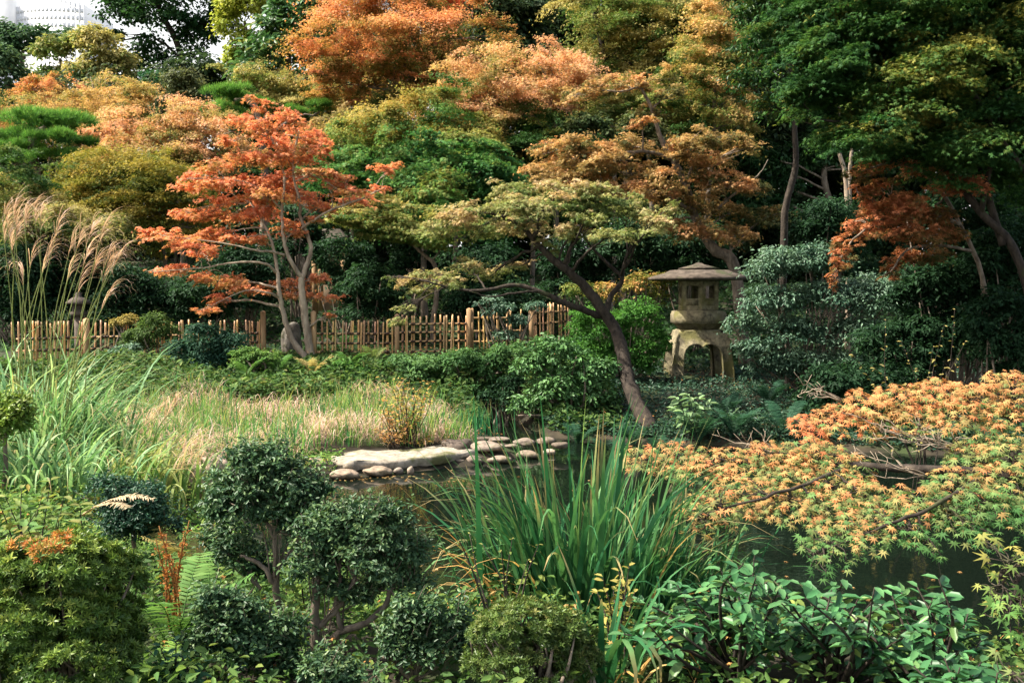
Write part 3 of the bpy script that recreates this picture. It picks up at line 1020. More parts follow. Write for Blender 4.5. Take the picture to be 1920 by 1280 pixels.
# ------------------------------------------------------------------ red-orange maple by the fence gap
def px_tree(name, label, cat, Y, limb_list, pads, stops, size, shape, bark, group=None, ry_k=1.2, base=None, twigs=5, tw_r=.006, leafmat=None, vz=1.0, **kw):
    """tree traced limb by limb: limb_list = [(kind, [(px, py, dy)], r0, r1)]; pads = foliage sprays"""
    first = limb_list[0][1][0]
    b = at(first[0], first[1], Y + first[2])
    b[2] = gz(b[0], b[1])
    t = thing(name, label, cat, b, group)
    allp, allr = [], []
    gt = None
    for kind, pts, r0, r1 in limb_list:
        P = [at(x, y, Y + dy) for x, y, dy in pts]
        if kind == 'trunk':
            P[0][2] = gz(P[0][0], P[0][1]) - .04
        Q, q = smoothpath(P, np.linspace(r0, r1, len(P)), 5, .004)
        g = Geo()
        tube(g, Q, q, BARKC, 8, .06)
        if gt is None:
            gt = g
        else:
            g.build(kind, bark, t, True)
        allp.append(Q)
        allr.append(q)
    A = np.concatenate(allp)
    Ar = np.concatenate(allr)
    C = []
    for p in pads:
        dy = p[4] if len(p) > 4 else rng.normal() * .35
        a = msz(p[2], Y)
        C.append((at(p[0], p[1], Y + dy), (a, a * ry_k * .8, msz(p[3], Y) * vz)))
    g = Geo()
    subs = crown(g, C, size, stops, shape=shape, **kw)
    g.build('crown', leafmat or M_LEAF, t)
    g = gt
    for (c, R), cc in zip(C, subs):
        k = np.argmin(np.linalg.norm(A - c + [0, 0, .1], axis=1) + .02 / (Ar + .01))
        s = A[k]
        L = np.linalg.norm(c - s)
        ra = min(Ar[k] * .7, .016 + .012 * L)
        Q, q = smoothpath([s, (s * .55 + c * .45) + [0, 0, .05 * L], c - [0, 0, .2 * R[2]]], [ra, ra * .7, ra * .4], 4, .012)
        tube(g, Q, q, BARKC, 5)
        for p in cc[rng.permutation(len(cc))[:twigs]]:
            j = rng.integers(len(Q) // 2, len(Q))
            Wp, w = smoothpath([Q[j], (Q[j] + p) / 2 + rng.normal(size=3) * .03, p], [q[j] * .6, tw_r, tw_r * .5], 3)
            tube(g, Wp, w, BARKC, 4)
    g.build('trunk', bark, t, True)
    return t


REDM = [(.20, .17, .05), (.50, .27, .10), (.70, .30, .14), (.76, .27, .15)]
px_tree('red_maple', 'slender forked maple with vivid red-orange leaves at the fence gap', 'maple', 17.0, [
    ('trunk', [(583, 686, 0), (578, 640, 0), (570, 580, 0), (566, 540, 0), (566, 520, 0)], .075, .055),
    ('trunk', [(578, 684, -.1), (550, 640, -.1), (532, 592, -.1), (524, 550, -.15), (519, 500, -.1), (505, 440, 0), (470, 380, .1)], .06, .016),
    ('limb', [(566, 522, 0), (574, 498, .05), (583, 470, .1), (578, 445, .1), (563, 405, .15), (563, 380, .1), (552, 340, 0), (550, 300, 0), (560, 245, 0)], .045, .012),
    ('limb', [(565, 520, 0), (546, 490, -.1), (534, 460, -.1), (530, 430, -.1), (529, 390, 0), (533, 330, .1), (512, 265, .1), (482, 222, .1)], .042, .010),
    ('limb', [(567, 428, .1), (590, 412, -.1), (622, 393, -.2), (680, 372, -.3), (722, 352, -.4)], .028, .008),
    ('limb', [(534, 478, -.1), (505, 471, -.3), (480, 470, -.5), (420, 456, -.6), (305, 442, -.6)], .026, .006),
    ('limb', [(519, 512, -.1), (496, 494, -.3), (440, 492, -.5), (380, 502, -.5), (285, 510, -.5)], .026, .006),
    ('limb', [(524, 556, -.15), (500, 548, -.4), (460, 545, -.5), (405, 568, -.6)], .018, .006),
    ('limb', [(552, 340, 0), (590, 330, -.2), (625, 350, -.3), (650, 365, -.3)], .016, .006),
    ('limb', [(529, 392, 0), (480, 350, -.2), (420, 335, -.3), (350, 335, -.4)], .02, .005),
], [
    (292, 437, 34, 8), (330, 447, 38, 9), (362, 462, 36, 9), (402, 440, 46, 10), (448, 448, 42, 8), (490, 447, 30, 7), (385, 475, 26, 7),
    (300, 510, 36, 6), (345, 505, 34, 6), (392, 523, 42, 9), (445, 530, 48, 11), (412, 562, 28, 10), (470, 545, 36, 9), (390, 580, 20, 6), (545, 537, 42, 9), (592, 520, 32, 8), (592, 556, 40, 5), (560, 552, 34, 6),
    (340, 402, 22, 10), (372, 402, 44, 11), (430, 405, 46, 11), (490, 402, 50, 12), (545, 420, 32, 9), (548, 436, 26, 7),
    (360, 348, 36, 10), (372, 332, 36, 10), (420, 348, 50, 12), (480, 346, 54, 14), (540, 333, 52, 14), (592, 322, 36, 10), (398, 310, 42, 11), (468, 302, 54, 14), (530, 292, 50, 15), (440, 375, 50, 10), (500, 372, 50, 10), (555, 365, 40, 10),
    (562, 252, 38, 17), (492, 245, 38, 15), (455, 230, 32, 12), (545, 222, 34, 16), (500, 203, 24, 11), (470, 188, 14, 10), (520, 265, 40, 14), (590, 280, 34, 12), (430, 262, 24, 10), (560, 300, 40, 12),
    (605, 382, 40, 12), (645, 358, 36, 9), (662, 376, 40, 8), (702, 357, 26, 7), (725, 318, 26, 10), (620, 345, 30, 9), (645, 330, 26, 6), (600, 410, 20, 6), (620, 590, 10, 6), (740, 312, 14, 7),
], REDM, .05, 'star5', M_BARKPALE, spray=True, flat=.22, sub=.75, up=.9, tbase=.62, tgrad=.5, tvar=.17, cover=.58, leafk=.36, feather=.38, zmin=-2, nk=1.25, vz=1.0, cull=.6)

PINKG = [(.08, .12, .04), (.19, .23, .08), (.34, .33, .14), (.50, .36, .19)]
px_tree('leaning_tree', 'crooked leaning cherry tree with dark bark reaching over the pond bank', 'tree', 14.5, [
    ('trunk', [(1224, 802, -1.3), (1198, 764, -.95), (1177, 712, -.55), (1166, 655, -.2), (1150, 612, .1), (1126, 576, .1), (1096, 537, .1), (1062, 506, 0), (1032, 482, 0), (1002, 452, 0), (984, 430, 0), (940, 405, 0), (880, 392, 0)], .122, .018),
    ('limb', [(1122, 592, .1), (1092, 580, -.1), (1060, 569, -.2), (1010, 546, -.3), (965, 534, -.3), (900, 545, -.4), (850, 540, -.4), (790, 525, -.5)], .055, .01),
    ('limb', [(1136, 590, .1), (1146, 555, .2), (1166, 524, .2), (1142, 497, .2), (1108, 462, .3), (1088, 430, .3)], .05, .01),
    ('limb', [(1165, 526, .2), (1172, 490, .2), (1180, 465, .2), (1202, 425, .1)], .03, .008),
    ('limb', [(1060, 506, 0), (1072, 460, .2), (1100, 405, .2), (1180, 372, .1)], .032, .008),
    ('limb', [(1010, 546, -.3), (975, 548, -.5), (920, 556, -.6), (880, 545, -.7)], .02, .006),
], [
    (870, 398, 52, 15), (940, 392, 58, 16), (1015, 388, 66, 17), (1095, 385, 60, 17), (1175, 390, 52, 16), (1225, 415, 36, 14), (820, 432, 44, 11), (900, 432, 48, 11), (985, 425, 50, 12), (1070, 438, 44, 11), (1145, 438, 44, 11),
    (1050, 358, 50, 13), (965, 358, 44, 11), (1120, 355, 44, 11), (1240, 395, 30, 12), (1030, 460, 30, 9),
    (815, 512, 44, 10), (875, 500, 48, 11), (925, 512, 36, 10), (780, 524, 30, 8), (725, 522, 20, 4), (790, 546, 26, 7), (850, 528, 40, 8), (760, 580, 20, 6), (745, 605, 18, 5),
    (980, 495, 20, 7), (1190, 440, 26, 10), (1100, 410, 40, 10),
], PINKG, .045, 'star5', M_BARKDARK, spray=True, flat=.22, sub=.75, up=.8, vz=1.3, tbase=.5, tgrad=.55, tvar=.2, cull=.58, cover=.7, leafk=.34, feather=.5, zmin=-2, nk=1.0, tw_r=.005, twigs=7)

ORB = [(.10, .11, .04), (.32, .22, .08), (.56, .36, .16), (.62, .32, .15)]
px_tree('orange_maple', 'open-branched orange maple rising behind the stone lantern', 'maple', 18.6, [
    ('trunk', [(1400, 540, 0), (1378, 505, 0), (1342, 470, 0), (1322, 445, .1), (1300, 400, .2), (1285, 345, .2), (1262, 300, .2), (1240, 262, .2), (1222, 205, .1), (1203, 166, 0)], .12, .025),
    ('limb', [(1203, 166, 0), (1192, 165, 0), (1165, 172, -.1), (1110, 170, -.2), (1070, 182, -.3)], .025, .008),
    ('limb', [(1262, 300, .2), (1220, 285, 0), (1180, 286, -.2), (1120, 288, -.3), (1060, 285, -.4)], .04, .01),
    ('limb', [(1300, 400, .2), (1240, 362, -.2), (1160, 358, -.3), (1122, 346, -.4), (1075, 345, -.5)], .04, .01),
    ('limb', [(1285, 345, .2), (1310, 290, .1), (1340, 260, 0), (1372, 262, 0)], .03, .008),
    ('limb', [(1310, 425, .1), (1370, 370, 0), (1420, 330, 0), (1440, 300, .1)], .03, .006),
], [
    (1060, 275, 52, 15), (1020, 285, 30, 12), (1120, 282, 52, 15), (1180, 272, 44, 13), (1060, 310, 52, 13), (1015, 325, 36, 12), (1120, 312, 52, 12), (1180, 315, 52, 13), (1225, 335, 52, 13), (1120, 345, 44, 10), (1180, 360, 50, 11), (1240, 368, 50, 12), (1060, 340, 40, 10),
    (1270, 282, 40, 11), (1300, 262, 40, 12), (1345, 258, 44, 11), (1385, 275, 40, 10), (1330, 300, 50, 12), (1300, 335, 50, 13), (1360, 345, 52, 13), (1300, 385, 50, 12), (1370, 395, 50, 13), (1420, 350, 40, 12), (1040, 380, 30, 8),
    (1075, 180, 36, 10), (1110, 160, 30, 9), (1160, 158, 36, 9), (1200, 155, 36, 9), (1225, 215, 30, 9), (1205, 225, 22, 8), (1260, 175, 30, 8), (1300, 430, 50, 12), (1380, 440, 50, 12), (1430, 410, 40, 14), (1240, 415, 40, 10)
], ORB, .046, 'star5', M_BARK, spray=True, flat=.22, sub=.75, up=.8, vz=1.4, tbase=.43, tgrad=.75, tvar=.26, cover=.58, leafk=.36, feather=.5, zmin=-2, nk=1.1)

# tall trunks right of the lantern
tree('tall_tree', 'tall green tree with pale trunk right of the stone lantern', 'tree', 16.5,
     [(1440, 90, 70, 50), (1400, 160, 50, 34), (1500, 60, 70, 60), (1460, 0, 90, 40), (1450, 205, 50, 28), (1560, 110, 60, 40), (1410, 40, 40, 40),
      (1330, -330, 150, 90, -2.6), (1420, -480, 170, 90, -2.5), (1500, -260, 130, 80, -2.0), (1250, -380, 130, 80, -4.0), (1340, -180, 110, 60, -1.5)], [(.02, .06, .02), (.04, .10, .03), (.10, .15, .03), (.42, .30, .04)], .085, 'oval',  # high clumps out of view, added to shade the dark green maple
     r=.08, trunk=[(1470, 440), (1475, 380), (1492, 310), (1490, 240), (1497, 190), (1478, 110), (1465, 20)], bark=M_BARKDARK, cover=.75, tbase=.36, mat=M_GLOSS, lvar=.16, flat=.5, sub=.3)
tree('slim_tree', 'first of two slim pale trunks in the shade right of the tall green tree', 'tree', 20, [(1570, 170, 60, 40), (1540, 210, 40, 25)], DARK, .1, r=.085, trunk=[(1592, 470), (1590, 420), (1585, 330), (1572, 275), (1573, 190)], bark=M_BARKPALE, cover=.8)
tree('slim_tree', 'second slim pale trunk standing close behind the first', 'tree', 20.4, [(1620, 180, 60, 40), (1650, 220, 40, 25)], DARK, .1, r=.07, trunk=[(1594, 470), (1594, 420), (1593, 330), (1598, 260), (1596, 190)], bark=M_BARKPALE, cover=.8)

GM = [(.017, .055, .018), (.036, .10, .026), (.075, .145, .036), (.30, .28, .06)]
px_tree('green_maple', 'huge dark green maple spreading over the top right', 'maple', 12.0, [
    ('trunk', [(1985, 640, 0), (1915, 500, 0), (1840, 400, 0), (1760, 300, .1), (1700, 225, .1), (1640, 170, 0), (1560, 130, -.2)], .06, .015),
    ('limb', [(1880, 460, 0), (1830, 300, .3), (1800, 240, .3), (1790, 180, .2), (1830, 120, 0), (1900, 40, 0)], .045, .015),
    ('limb', [(1760, 300, .1), (1690, 240, -.3), (1620, 235, -.4), (1520, 222, -.5)], .035, .01),
    ('limb', [(1840, 400, 0), (1860, 260, -.3), (1820, 170, -.4), (1760, 110, -.5), (1680, 40, -.5)], .035, .01),
    ('limb', [(1930, 330, -.4), (1870, 250, -.4), (1830, 180, -.4), (1800, 130, -.4)], .03, .012),
    ('limb', [(1700, 225, .1), (1660, 120, 0), (1620, 60, 0), (1580, 10, 0)], .035, .01),
], [
    (1560, 60, 90, 34, .2), (1660, 40, 90, 34, -.3), (1770, 50, 100, 36, .2), (1880, 60, 90, 40, -.2), (1540, 130, 75, 28, -.4), (1640, 130, 90, 32, .4), (1750, 140, 90, 34, -.5), (1860, 150, 90, 36, .4), (1930, 130, 60, 40, -.5),
    (1570, 195, 75, 24, 0), (1670, 200, 85, 28, -.5), (1780, 215, 90, 30, .3), (1890, 230, 80, 32, -.3), (1600, 250, 65, 20, -.6), (1700, 265, 80, 22, .2), (1810, 280, 85, 26, -.4), (1910, 300, 70, 30, .2), (1500, 30, 60, 30, 0),
    (1700, -20, 120, 36, 0), (1850, -20, 120, 36, 0), (1560, -20, 90, 30, .2), (1930, 30, 60, 50, .3), (1480, 110, 40, 24, -.2), (1500, 180, 40, 18, -.4),
], GM, .04, 'star5', M_BARKDARK, spray=True, flat=.2, sub=.62, up=.8, tbase=.40, tgrad=.2, tvar=.2, cover=.62, leafk=.36, feather=.35, zmin=-.5, nk=1.6, vz=2.2, ry_k=1.5)
px_tree('rust_maple', 'drooping rust-red maple branches under the big dark green maple', 'maple', 12.4, [
    ('trunk', [(1860, 690, .6), (1850, 560, .5), (1800, 420, .4), (1740, 330, .2), (1680, 305, 0), (1620, 320, 0)], .035, .01),
    ('limb', [(1800, 420, .4), (1730, 400, .1), (1660, 410, 0), (1600, 450, 0), (1565, 510, 0)], .028, .006),
    ('limb', [(1820, 470, .45), (1760, 460, .2), (1700, 470, .1), (1670, 510, .1)], .022, .006),
], [
    (1612, 330, 24, 10), (1635, 310, 32, 10), (1680, 298, 36, 10), (1730, 315, 40, 11), (1625, 362, 28, 9), (1650, 345, 28, 8), (1640, 395, 36, 14), (1690, 385, 44, 15), (1740, 400, 50, 16), (1615, 430, 30, 16), (1590, 465, 22, 16), (1570, 500, 14, 14), (1563, 530, 9, 12),
    (1665, 430, 40, 14), (1720, 440, 46, 15), (1690, 480, 26, 12), (1740, 480, 40, 14), (1670, 510, 16, 12), (1780, 440, 40, 14), (1790, 350, 50, 13),
], RUST, .045, 'star5', M_BARK, spray=True, flat=.25, sub=.75, up=.7, vz=1.4, tbase=.42, tgrad=.4, tvar=.25, cover=.6, leafk=.36, feather=.4, zmin=-2, nk=1.3)

# dark bushes on the right
for px, py, rx, rz, Y, lab in [
    (1810, 400, 100, 60, 14.0, 'big dark bush under the huge dark green maple'),
    (1890, 470, 80, 70, 13.2, 'dark bush at the picture edge right of the rust-red maple'),
    (1770, 540, 110, 60, 13.6, 'dark bush below the rust-red maple branches'),
    (1880, 600, 80, 60, 12.6, 'dark bush above the tip of the near maple spray'),
    (1700, 640, 90, 50, 13.4, 'dark bush behind the yellow-leaved twigs'),
    (1560, 420, 90, 50, 18.5, 'dark bush at the foot of the two slim pale trunks'),
    (1600, 720, 100, 40, 12.9, 'dark bush by the water behind the near maple'),
]:
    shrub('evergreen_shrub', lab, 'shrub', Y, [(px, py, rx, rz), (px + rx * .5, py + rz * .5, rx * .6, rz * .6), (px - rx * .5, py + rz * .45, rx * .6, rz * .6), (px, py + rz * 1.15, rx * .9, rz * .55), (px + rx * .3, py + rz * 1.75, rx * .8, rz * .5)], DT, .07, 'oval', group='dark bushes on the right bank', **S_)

SILV = [(.02, .055, .035), (.045, .10, .065), (.09, .16, .105), (.14, .22, .15)]
shrub('silver_bush', 'large silvery-green bush spilling against the right side of the stone lantern', 'bush', 15.6,
      [(1450, 500, 66, 34), (1535, 490, 62, 34), (1440, 565, 70, 36), (1550, 560, 80, 40), (1480, 625, 80, 36), (1590, 630, 80, 40), (1640, 560, 70, 44), (1405, 610, 36, 26), (1420, 660, 50, 24), (1530, 680, 80, 26), (1460, 690, 60, 20), (1600, 690, 80, 24)],
      SILV, .062, 'oval', mat=M_GLOSS, cover=1.0, sub=.3, tbase=.55, tgrad=.4, feather=.5, flat=.55)
shrub('clipped_azalea', 'bright green rounded azalea between the leaning trunk and the lantern', 'bush', 16.2,
      [(1120, 615, 66, 44), (1195, 605, 55, 40), (1180, 670, 62, 45), (1105, 670, 60, 40), (1235, 640, 28, 36)], [(.025, .08, .02), (.05, .15, .03), (.09, .22, .04)], .05, 'oval', cover=1.2, sub=.26, flat=.8, tbase=.55)
shrub('orange_shrub', 'orange-leaved shrub behind the bright green azalea', 'bush', 17.6,
      [(1085, 545, 38, 20), (1135, 552, 36, 20), (1195, 535, 42, 24), (1235, 560, 30, 30), (1240, 530, 26, 22)], [(.06, .11, .03), (.17, .20, .05), (.36, .28, .08), (.5, .26, .1)], .06, 'oval', cover=.8, tbase=.38, tvar=.2)
shrub('leafy_shrub', 'lush light green shrub at the left foot of the leaning tree', 'bush', 14.0,
      [(1040, 660, 56, 36), (1000, 690, 45, 32), (1080, 690, 55, 34), (1040, 730, 70, 36), (1110, 740, 56, 34), (990, 760, 36, 26), (1075, 775, 60, 26), (1130, 700, 40, 30)], [(.035, .09, .03), (.07, .16, .055), (.12, .23, .08)], .075, 'oval', cover=1.0, sub=.28, flat=.5, tbase=.55, tgrad=.4, feather=.4, mat=M_GLOSS)
shrub('leafy_shrub', 'low spreading green shrub below the stepped bamboo panels', 'bush', 15.6,
      [(800, 690, 60, 26), (870, 680, 60, 24), (920, 690, 56, 26), (900, 730, 60, 26), (840, 725, 50, 22), (760, 680, 40, 18), (950, 660, 40, 18)], [(.03, .08, .03), (.06, .14, .05), (.11, .2, .075)], .065, 'oval', cover=1.0, sub=.3, flat=.55, tbase=.55, feather=.4)
shrub('dark_shrub', 'shadowed shrub overhanging the little water channel', 'bush', 14.4, [(930, 745, 40, 22), (955, 720, 34, 18)], DT, .06, 'oval', cover=1.1)
shrub('thin_shrub', 'airy dark-leaved shrub growing through the right fence', 'bush', 17.4, [(935, 580, 34, 14), (970, 600, 30, 14), (920, 560, 22, 8), (950, 630, 34, 12), (900, 570, 14, 6), (1000, 575, 26, 9)], SILV, .055, 'oval', cover=.8, mat=M_GLOSS, sub=.4, flat=.4)
for cl, Y, lab, st in [
    ([(290, 620, 44, 30), (265, 640, 40, 24)], 16.6, 'clipped dull green bush in front of the left bamboo fence', [(.03, .06, .018), (.055, .10, .028), (.09, .14, .04)]),
    ([(385, 640, 46, 34), (345, 660, 44, 28), (430, 650, 44, 28), (400, 680, 56, 20)], 16.3, 'dark blue-green bush hiding the middle of the left fence', [(.016, .05, .032), (.03, .08, .052), (.06, .13, .085)]),
    ([(470, 665, 34, 14), (505, 668, 30, 12), (455, 680, 30, 12)], 15.8, 'small yellow-green bush at the foot of the gate post', [(.05, .12, .03), (.10, .19, .05), (.16, .25, .07)]),
    ([(225, 665, 30, 14), (245, 655, 24, 12)], 16.2, 'small pale-leaved bush before the left fence rails', SILV),
    ([(640, 690, 34, 14), (680, 700, 30, 12)], 15.8, 'low bright green clump below the right gate post', [(.04, .12, .03), (.07, .19, .045), (.12, .26, .06)]),
    ([(590, 725, 44, 12), (560, 735, 30, 10)], 15.0, 'low yellowing clump behind the marsh grass', [(.08, .11, .03), (.2, .2, .06), (.36, .28, .1)]),
    ([(240, 600, 22, 12), (222, 606, 14, 8)], 17.0, 'small golden-leaved sprig over the left fence', [(.14, .15, .04), (.36, .28, .08)]),
]:
    shrub('bank_bush', lab, 'bush', Y, cl, st, .055, 'oval', group='bushes along the bamboo fence', cover=1.2, flat=.65, sub=.34, tbase=.5, mat=M_GLOSS if st is SILV else M_LEAF)

# ------------------------------------------------------------------ bamboo fences
def bamboo_fence(label, path, rails, posts, gaps, picks, poststyle):
    """path: [(px, top py, bottom py, Y)]; rails: heights (0..1) of the rails; pickets placed along the run"""
    ps = np.array([p[0] for p in path], float)

    def q(px):
        return [np.interp(px, ps, [p[k] for p in path]) for k in (1, 2, 3)]
    m = path[0]
    o = at(m[0], m[2], m[3])
    t = thing('bamboo_fence', label, 'fence', (o[0], o[1], gz(o[0], o[1])), 'bamboo fences across the garden')
    for px, top, wpx in posts:
        _, bo, Y = q(px)
        P = at(px, top, Y)
        w = msz(wpx, Y) / 2
        g = Geo()
        zb = gz(P[0], Y) - .1
        box(g, (P[0] - w, Y - .14 - w, zb), (P[0] + w, Y - .14 + w, P[2]))
        g.add([(P[0] - w, Y - .14 - w, P[2] + .001), (P[0] + w, Y - .14 - w, P[2] + .001), (P[0] + w, Y - .14 + w, P[2] + .001), (P[0] - w, Y - .14 + w, P[2] + .001), (P[0], Y - .14, P[2] + .025)],
              [(0, 1, 4), (1, 2, 4), (2, 3, 4), (3, 0, 4)], BARKC)
        g.build('post', M_POST, t)
    X = []
    for px, lean, dh in picks:
        tp, bo, Y = q(px)
        a = at(px + lean, tp + dh, Y + .0)
        b = at(px, bo, Y)
        zb = gz(b[0], Y) + rng.uniform(.0, .1)
        b = np.array([b[0], Y, max(min(zb, b[2] + .05), b[2] - .25)])
        side = rng.choice([-1, 1]) * .026
        a[1] += side
        b[1] += side
        r = rng.uniform(.0125, .0165)
        Q = b + (a - b) * np.linspace(0, 1, 9)[:, None]
        qq = np.full(9, r)
        qq[[3, 6]] *= 1.18
        g = Geo()
        tube(g, Q, qq, np.array([1, 1, 1]) * rng.uniform(.7, 1.15) * np.array([1, rng.uniform(.86, 1.04), rng.uniform(.7, 1.15)]), 7)
        g.build('picket', M_BAMBOO, t)
        X.append((px + lean * .3, Y))
    for hgt, x0, x1 in rails:
        xs = np.arange(x0, x1 + .1, 9.0)
        Q = []
        for x in xs:
            tp, bo, Y = q(x)
            Q.append(at(x, tp + (bo - tp) * hgt, Y))
        Q = np.array(Q)
        g = Geo()
        tube(g, Q, np.full(len(Q), .015), BARKC, 7)
        for x, Y in X:
            if x0 - 2 <= x <= x1 + 2:
                tp, bo, _ = q(x)
                c = at(x, tp + (bo - tp) * hgt, Y)
                tube(g, np.array([c - [.028, 0, .006], c + [.028, 0, .006]]), [.023, .023], np.array([.09, .07, .06]), 7)
        g.build('rail', M_BAMBOO, t)
    return t


def pick(x0, x1, n):
    xs = np.linspace(x0, x1, n) + rng.normal(size=n) * 2.6
    out = []
    for x in xs:
        out.append((x, rng.normal() * 1.6, rng.uniform(-2, 5)))
        if rng.random() < .38:
            out.append((x + 6 + rng.normal(), rng.normal() * 1.2, rng.uniform(-2, 5)))
    return out


p1 = pick(600, 735, 14)
p1[5] = (653, 6, 1)
p1 += pick(752, 872, 11) + pick(884, 990, 9) + pick(1004, 1058, 6)
bamboo_fence('bamboo lattice fence climbing right in stepped panels from the gate post to the azalea',
             [(590, 600, 682, 17.2), (743, 600, 682, 17.5), (744, 590, 668, 17.5), (876, 589, 664, 18.0), (877, 580, 660, 18.0), (992, 580, 656, 18.8), (993, 569, 640, 18.8), (1062, 566, 632, 20.0)],
             [(.31, 594, 742), (.53, 594, 742), (.73, 594, 742), (.23, 745, 875), (.43, 745, 875), (.65, 745, 875), (.90, 745, 875), (.2, 878, 991), (.51, 878, 991), (.76, 878, 991), (.25, 994, 1060), (.55, 994, 1060)],
             [(591, 584, 9), (746, 590, 8), (880, 579, 9), (886, 579, 5), (996, 572, 9)], None, p1, None)
bamboo_fence('bamboo lattice fence half hidden by bushes left of the gate gap',
             [(20, 603, 690, 16.6), (165, 600, 684, 17.0), (497, 600, 664, 17.4)],
             [(.38, 30, 494), (.64, 30, 494), (.86, 30, 494)],
             [(497, 584, 8), (168, 598, 9)], None, pick(24, 160, 12) + pick(176, 490, 25), None)

# ------------------------------------------------------------------ stones behind the fence
def rock(name, label, c, r, mat, tint, cat='stone', group=None, seed=0, flatb=.6, n=14):
    R = np.random.default_rng(seed)
    th = np.linspace(0, math.pi, n)
    ph = np.linspace(0, 2 * math.pi, 2 * n, endpoint=False)
    A, B = np.meshgrid(th, ph, indexing='ij')
    D = np.stack([np.sin(A) * np.cos(B), np.sin(A) * np.sin(B), np.cos(A)], -1).reshape(-1, 3)
    k = np.ones(len(D))
    for _ in range(7):
        w = R.normal(size=3) * 1.6
        k += .055 * np.sin(D @ w * 1.6 + R.uniform(0, 6))
    for _ in range(3):
        w = nrm(R.normal(size=3))
        s = D @ w
        k = np.where(s > .72, k * (1 - .35 * (s - .72)), k)
    V = np.asarray(c) + np.sign(D) * np.abs(D) ** .85 * k[:, None] * np.asarray(r)
    m = 2 * n
    i, j = np.meshgrid(np.arange(n - 1), np.arange(m), indexing='ij')
    F = np.stack([i * m + j, (i + 1) * m + j, (i + 1) * m + (j + 1) % m, i * m + (j + 1) % m], -1).reshape(-1, 4)
    g = Geo()
    g.add(V, F, np.asarray(tint))
    return single(g, name, label, cat, mat, group, True)


p = at(548, 652, 17.9)
rock('garden_stone', 'upright grey stone standing in the fence gap behind the maple trunk', (p[0], p[1], gz(p[0], p[1]) + .2), (.17, .15, .36), M_ROCK, (.42, .44, .44), seed=3)


def lathe(g, c, prof, sides=6, rot=0.0, col=BARKC):
    """prof: [(radius, z)] swept round a vertical axis with few sides (hexagonal stonework)"""
    a = np.arange(sides) * 2 * math.pi / sides + rot
    V = [(c[0] + r * math.cos(x), c[1] + r * math.sin(x), c[2] + z) for r, z in prof for x in a]
    F = [(i * sides + k, i * sides + (k + 1) % sides, (i + 1) * sides + (k + 1) % sides, (i + 1) * sides + k) for i in range(len(prof) - 1) for k in range(sides)]
    g.add(V, F, col)


# small lantern in the shade at the left
p = at(148, 600, 18.6)
b = np.array([p[0], p[1], gz(p[0], p[1])])
t = thing('small_lantern', 'small dark stone lantern in the shade behind the left fence', 'lantern', b)
zt = at(148, 560, 18.6)[2] - b[2]
for nm, prof in (('post', [(.0, -.05), (.12, -.05), (.09, .1), (.085, zt - .32), (.0, zt - .32)]), ('firebox', [(0, zt - .318), (.15, zt - .318), (.17, zt - .25), (.12, zt - .24), (.12, zt - .1), (0, zt - .1)]),
                 ('roof', [(0, zt - .098), (.24, zt - .098), (.25, zt - .07), (.12, zt + .02), (.06, zt + .04), (.06, zt + .1), (0, zt + .14)])):
    g = Geo()
    lathe(g, b, prof, 6 if nm != 'post' else 10)
    g.build(nm, M_LROOF, t)

# ------------------------------------------------------------------ the snow-viewing stone lantern
LY = 17.0
lc = at(1308, 700, LY)
zg = gz(lc[0], LY)
lc[2] = min(lc[2], zg + .02)
t = thing('stone_lantern', 'mossy stone lantern with a wide flat roof standing on arched legs', 'lantern', lc)


def zpx(py):
    return at(1310, py, LY)[2] - lc[2]


k_ = LY / FPX
a0 = -math.pi / 2     # one corner of the hexagon points at the viewer
# legs: an arched frame on each of four sides
arch = []
w0, w1 = 43 * k_, 36 * k_          # half width of the opening at the foot / at the shoulder
hz = zpx(700)
for x, py in [(-36, 700), (-36, 690), (-35, 675), (-34, 662), (-31, 653), (-25, 646.5), (-17, 643), (-9, 643), (-4, 645), (0, 649)]:
    arch.append((x * k_, zpx(py)))
arch = arch + [(-x, z) for x, z in arch[::-1][1:]]
outer = []
for x, py in [(-58, 700), (-57, 690), (-55, 675), (-53, 660), (-51, 645), (-49, 632), (-44, 624), (-28, 619), (-12, 618), (0, 618)]:
    outer.append((x * k_, zpx(py)))
outer = outer + [(-x, z) for x, z in outer[::-1][1:]]
arch, outer = np.array(arch), np.array(outer)
arch[0, 1] = arch[-1, 1] = outer[0, 1] = outer[-1, 1] = -.08
g = Geo()
for s in range(4):
    ca, sa = math.cos(s * math.pi / 2), math.sin(s * math.pi / 2)
    n = len(arch)
    rows = []
    lip = arch * np.array([1.06, 1.0]) + np.array([0, .022])
    lip[0, 1] = lip[-1, 1] = -.08
    for prof, dep in ((arch, .16), (arch, -.006), (lip, -.006), (lip, .012), (outer, .012)):
        off = np.interp(prof[:, 1], outer[:7, 1], -outer[:7, 0])
        y = -(off - dep)
        rows.append(np.stack([prof[:, 0] * ca - y * sa, prof[:, 0] * sa + y * ca, prof[:, 1]], 1))
    V = np.concatenate(rows) + lc
    F = [(r * n + i, r * n + i + 1, (r + 1) * n + i + 1, (r + 1) * n + i) for r in range(4) for i in range(n - 1)]
    g.add(V, F, BARKC)
lathe(g, lc, [(0, zpx(640)), (.38, zpx(640)), (.40, zpx(628)), (.39, zpx(617)), (0, zpx(617))], 16, a0)
g.build('arched_base', M_LANTERN, t)
R6 = 1 / math.cos(math.pi / 6)
g = Geo()
lathe(g, lc, [(0, zpx(616.5)), (.36, zpx(616.5)), (.38, zpx(614)), (.44, zpx(608)), (.465, zpx(606)), (.50, zpx(605)), (.50, zpx(588)), (.485, zpx(587)), (.485, zpx(583.5)), (.34, zpx(580.5)), (0, zpx(580.5))], 6, a0)
g.build('platform', M_LANTERN, t)
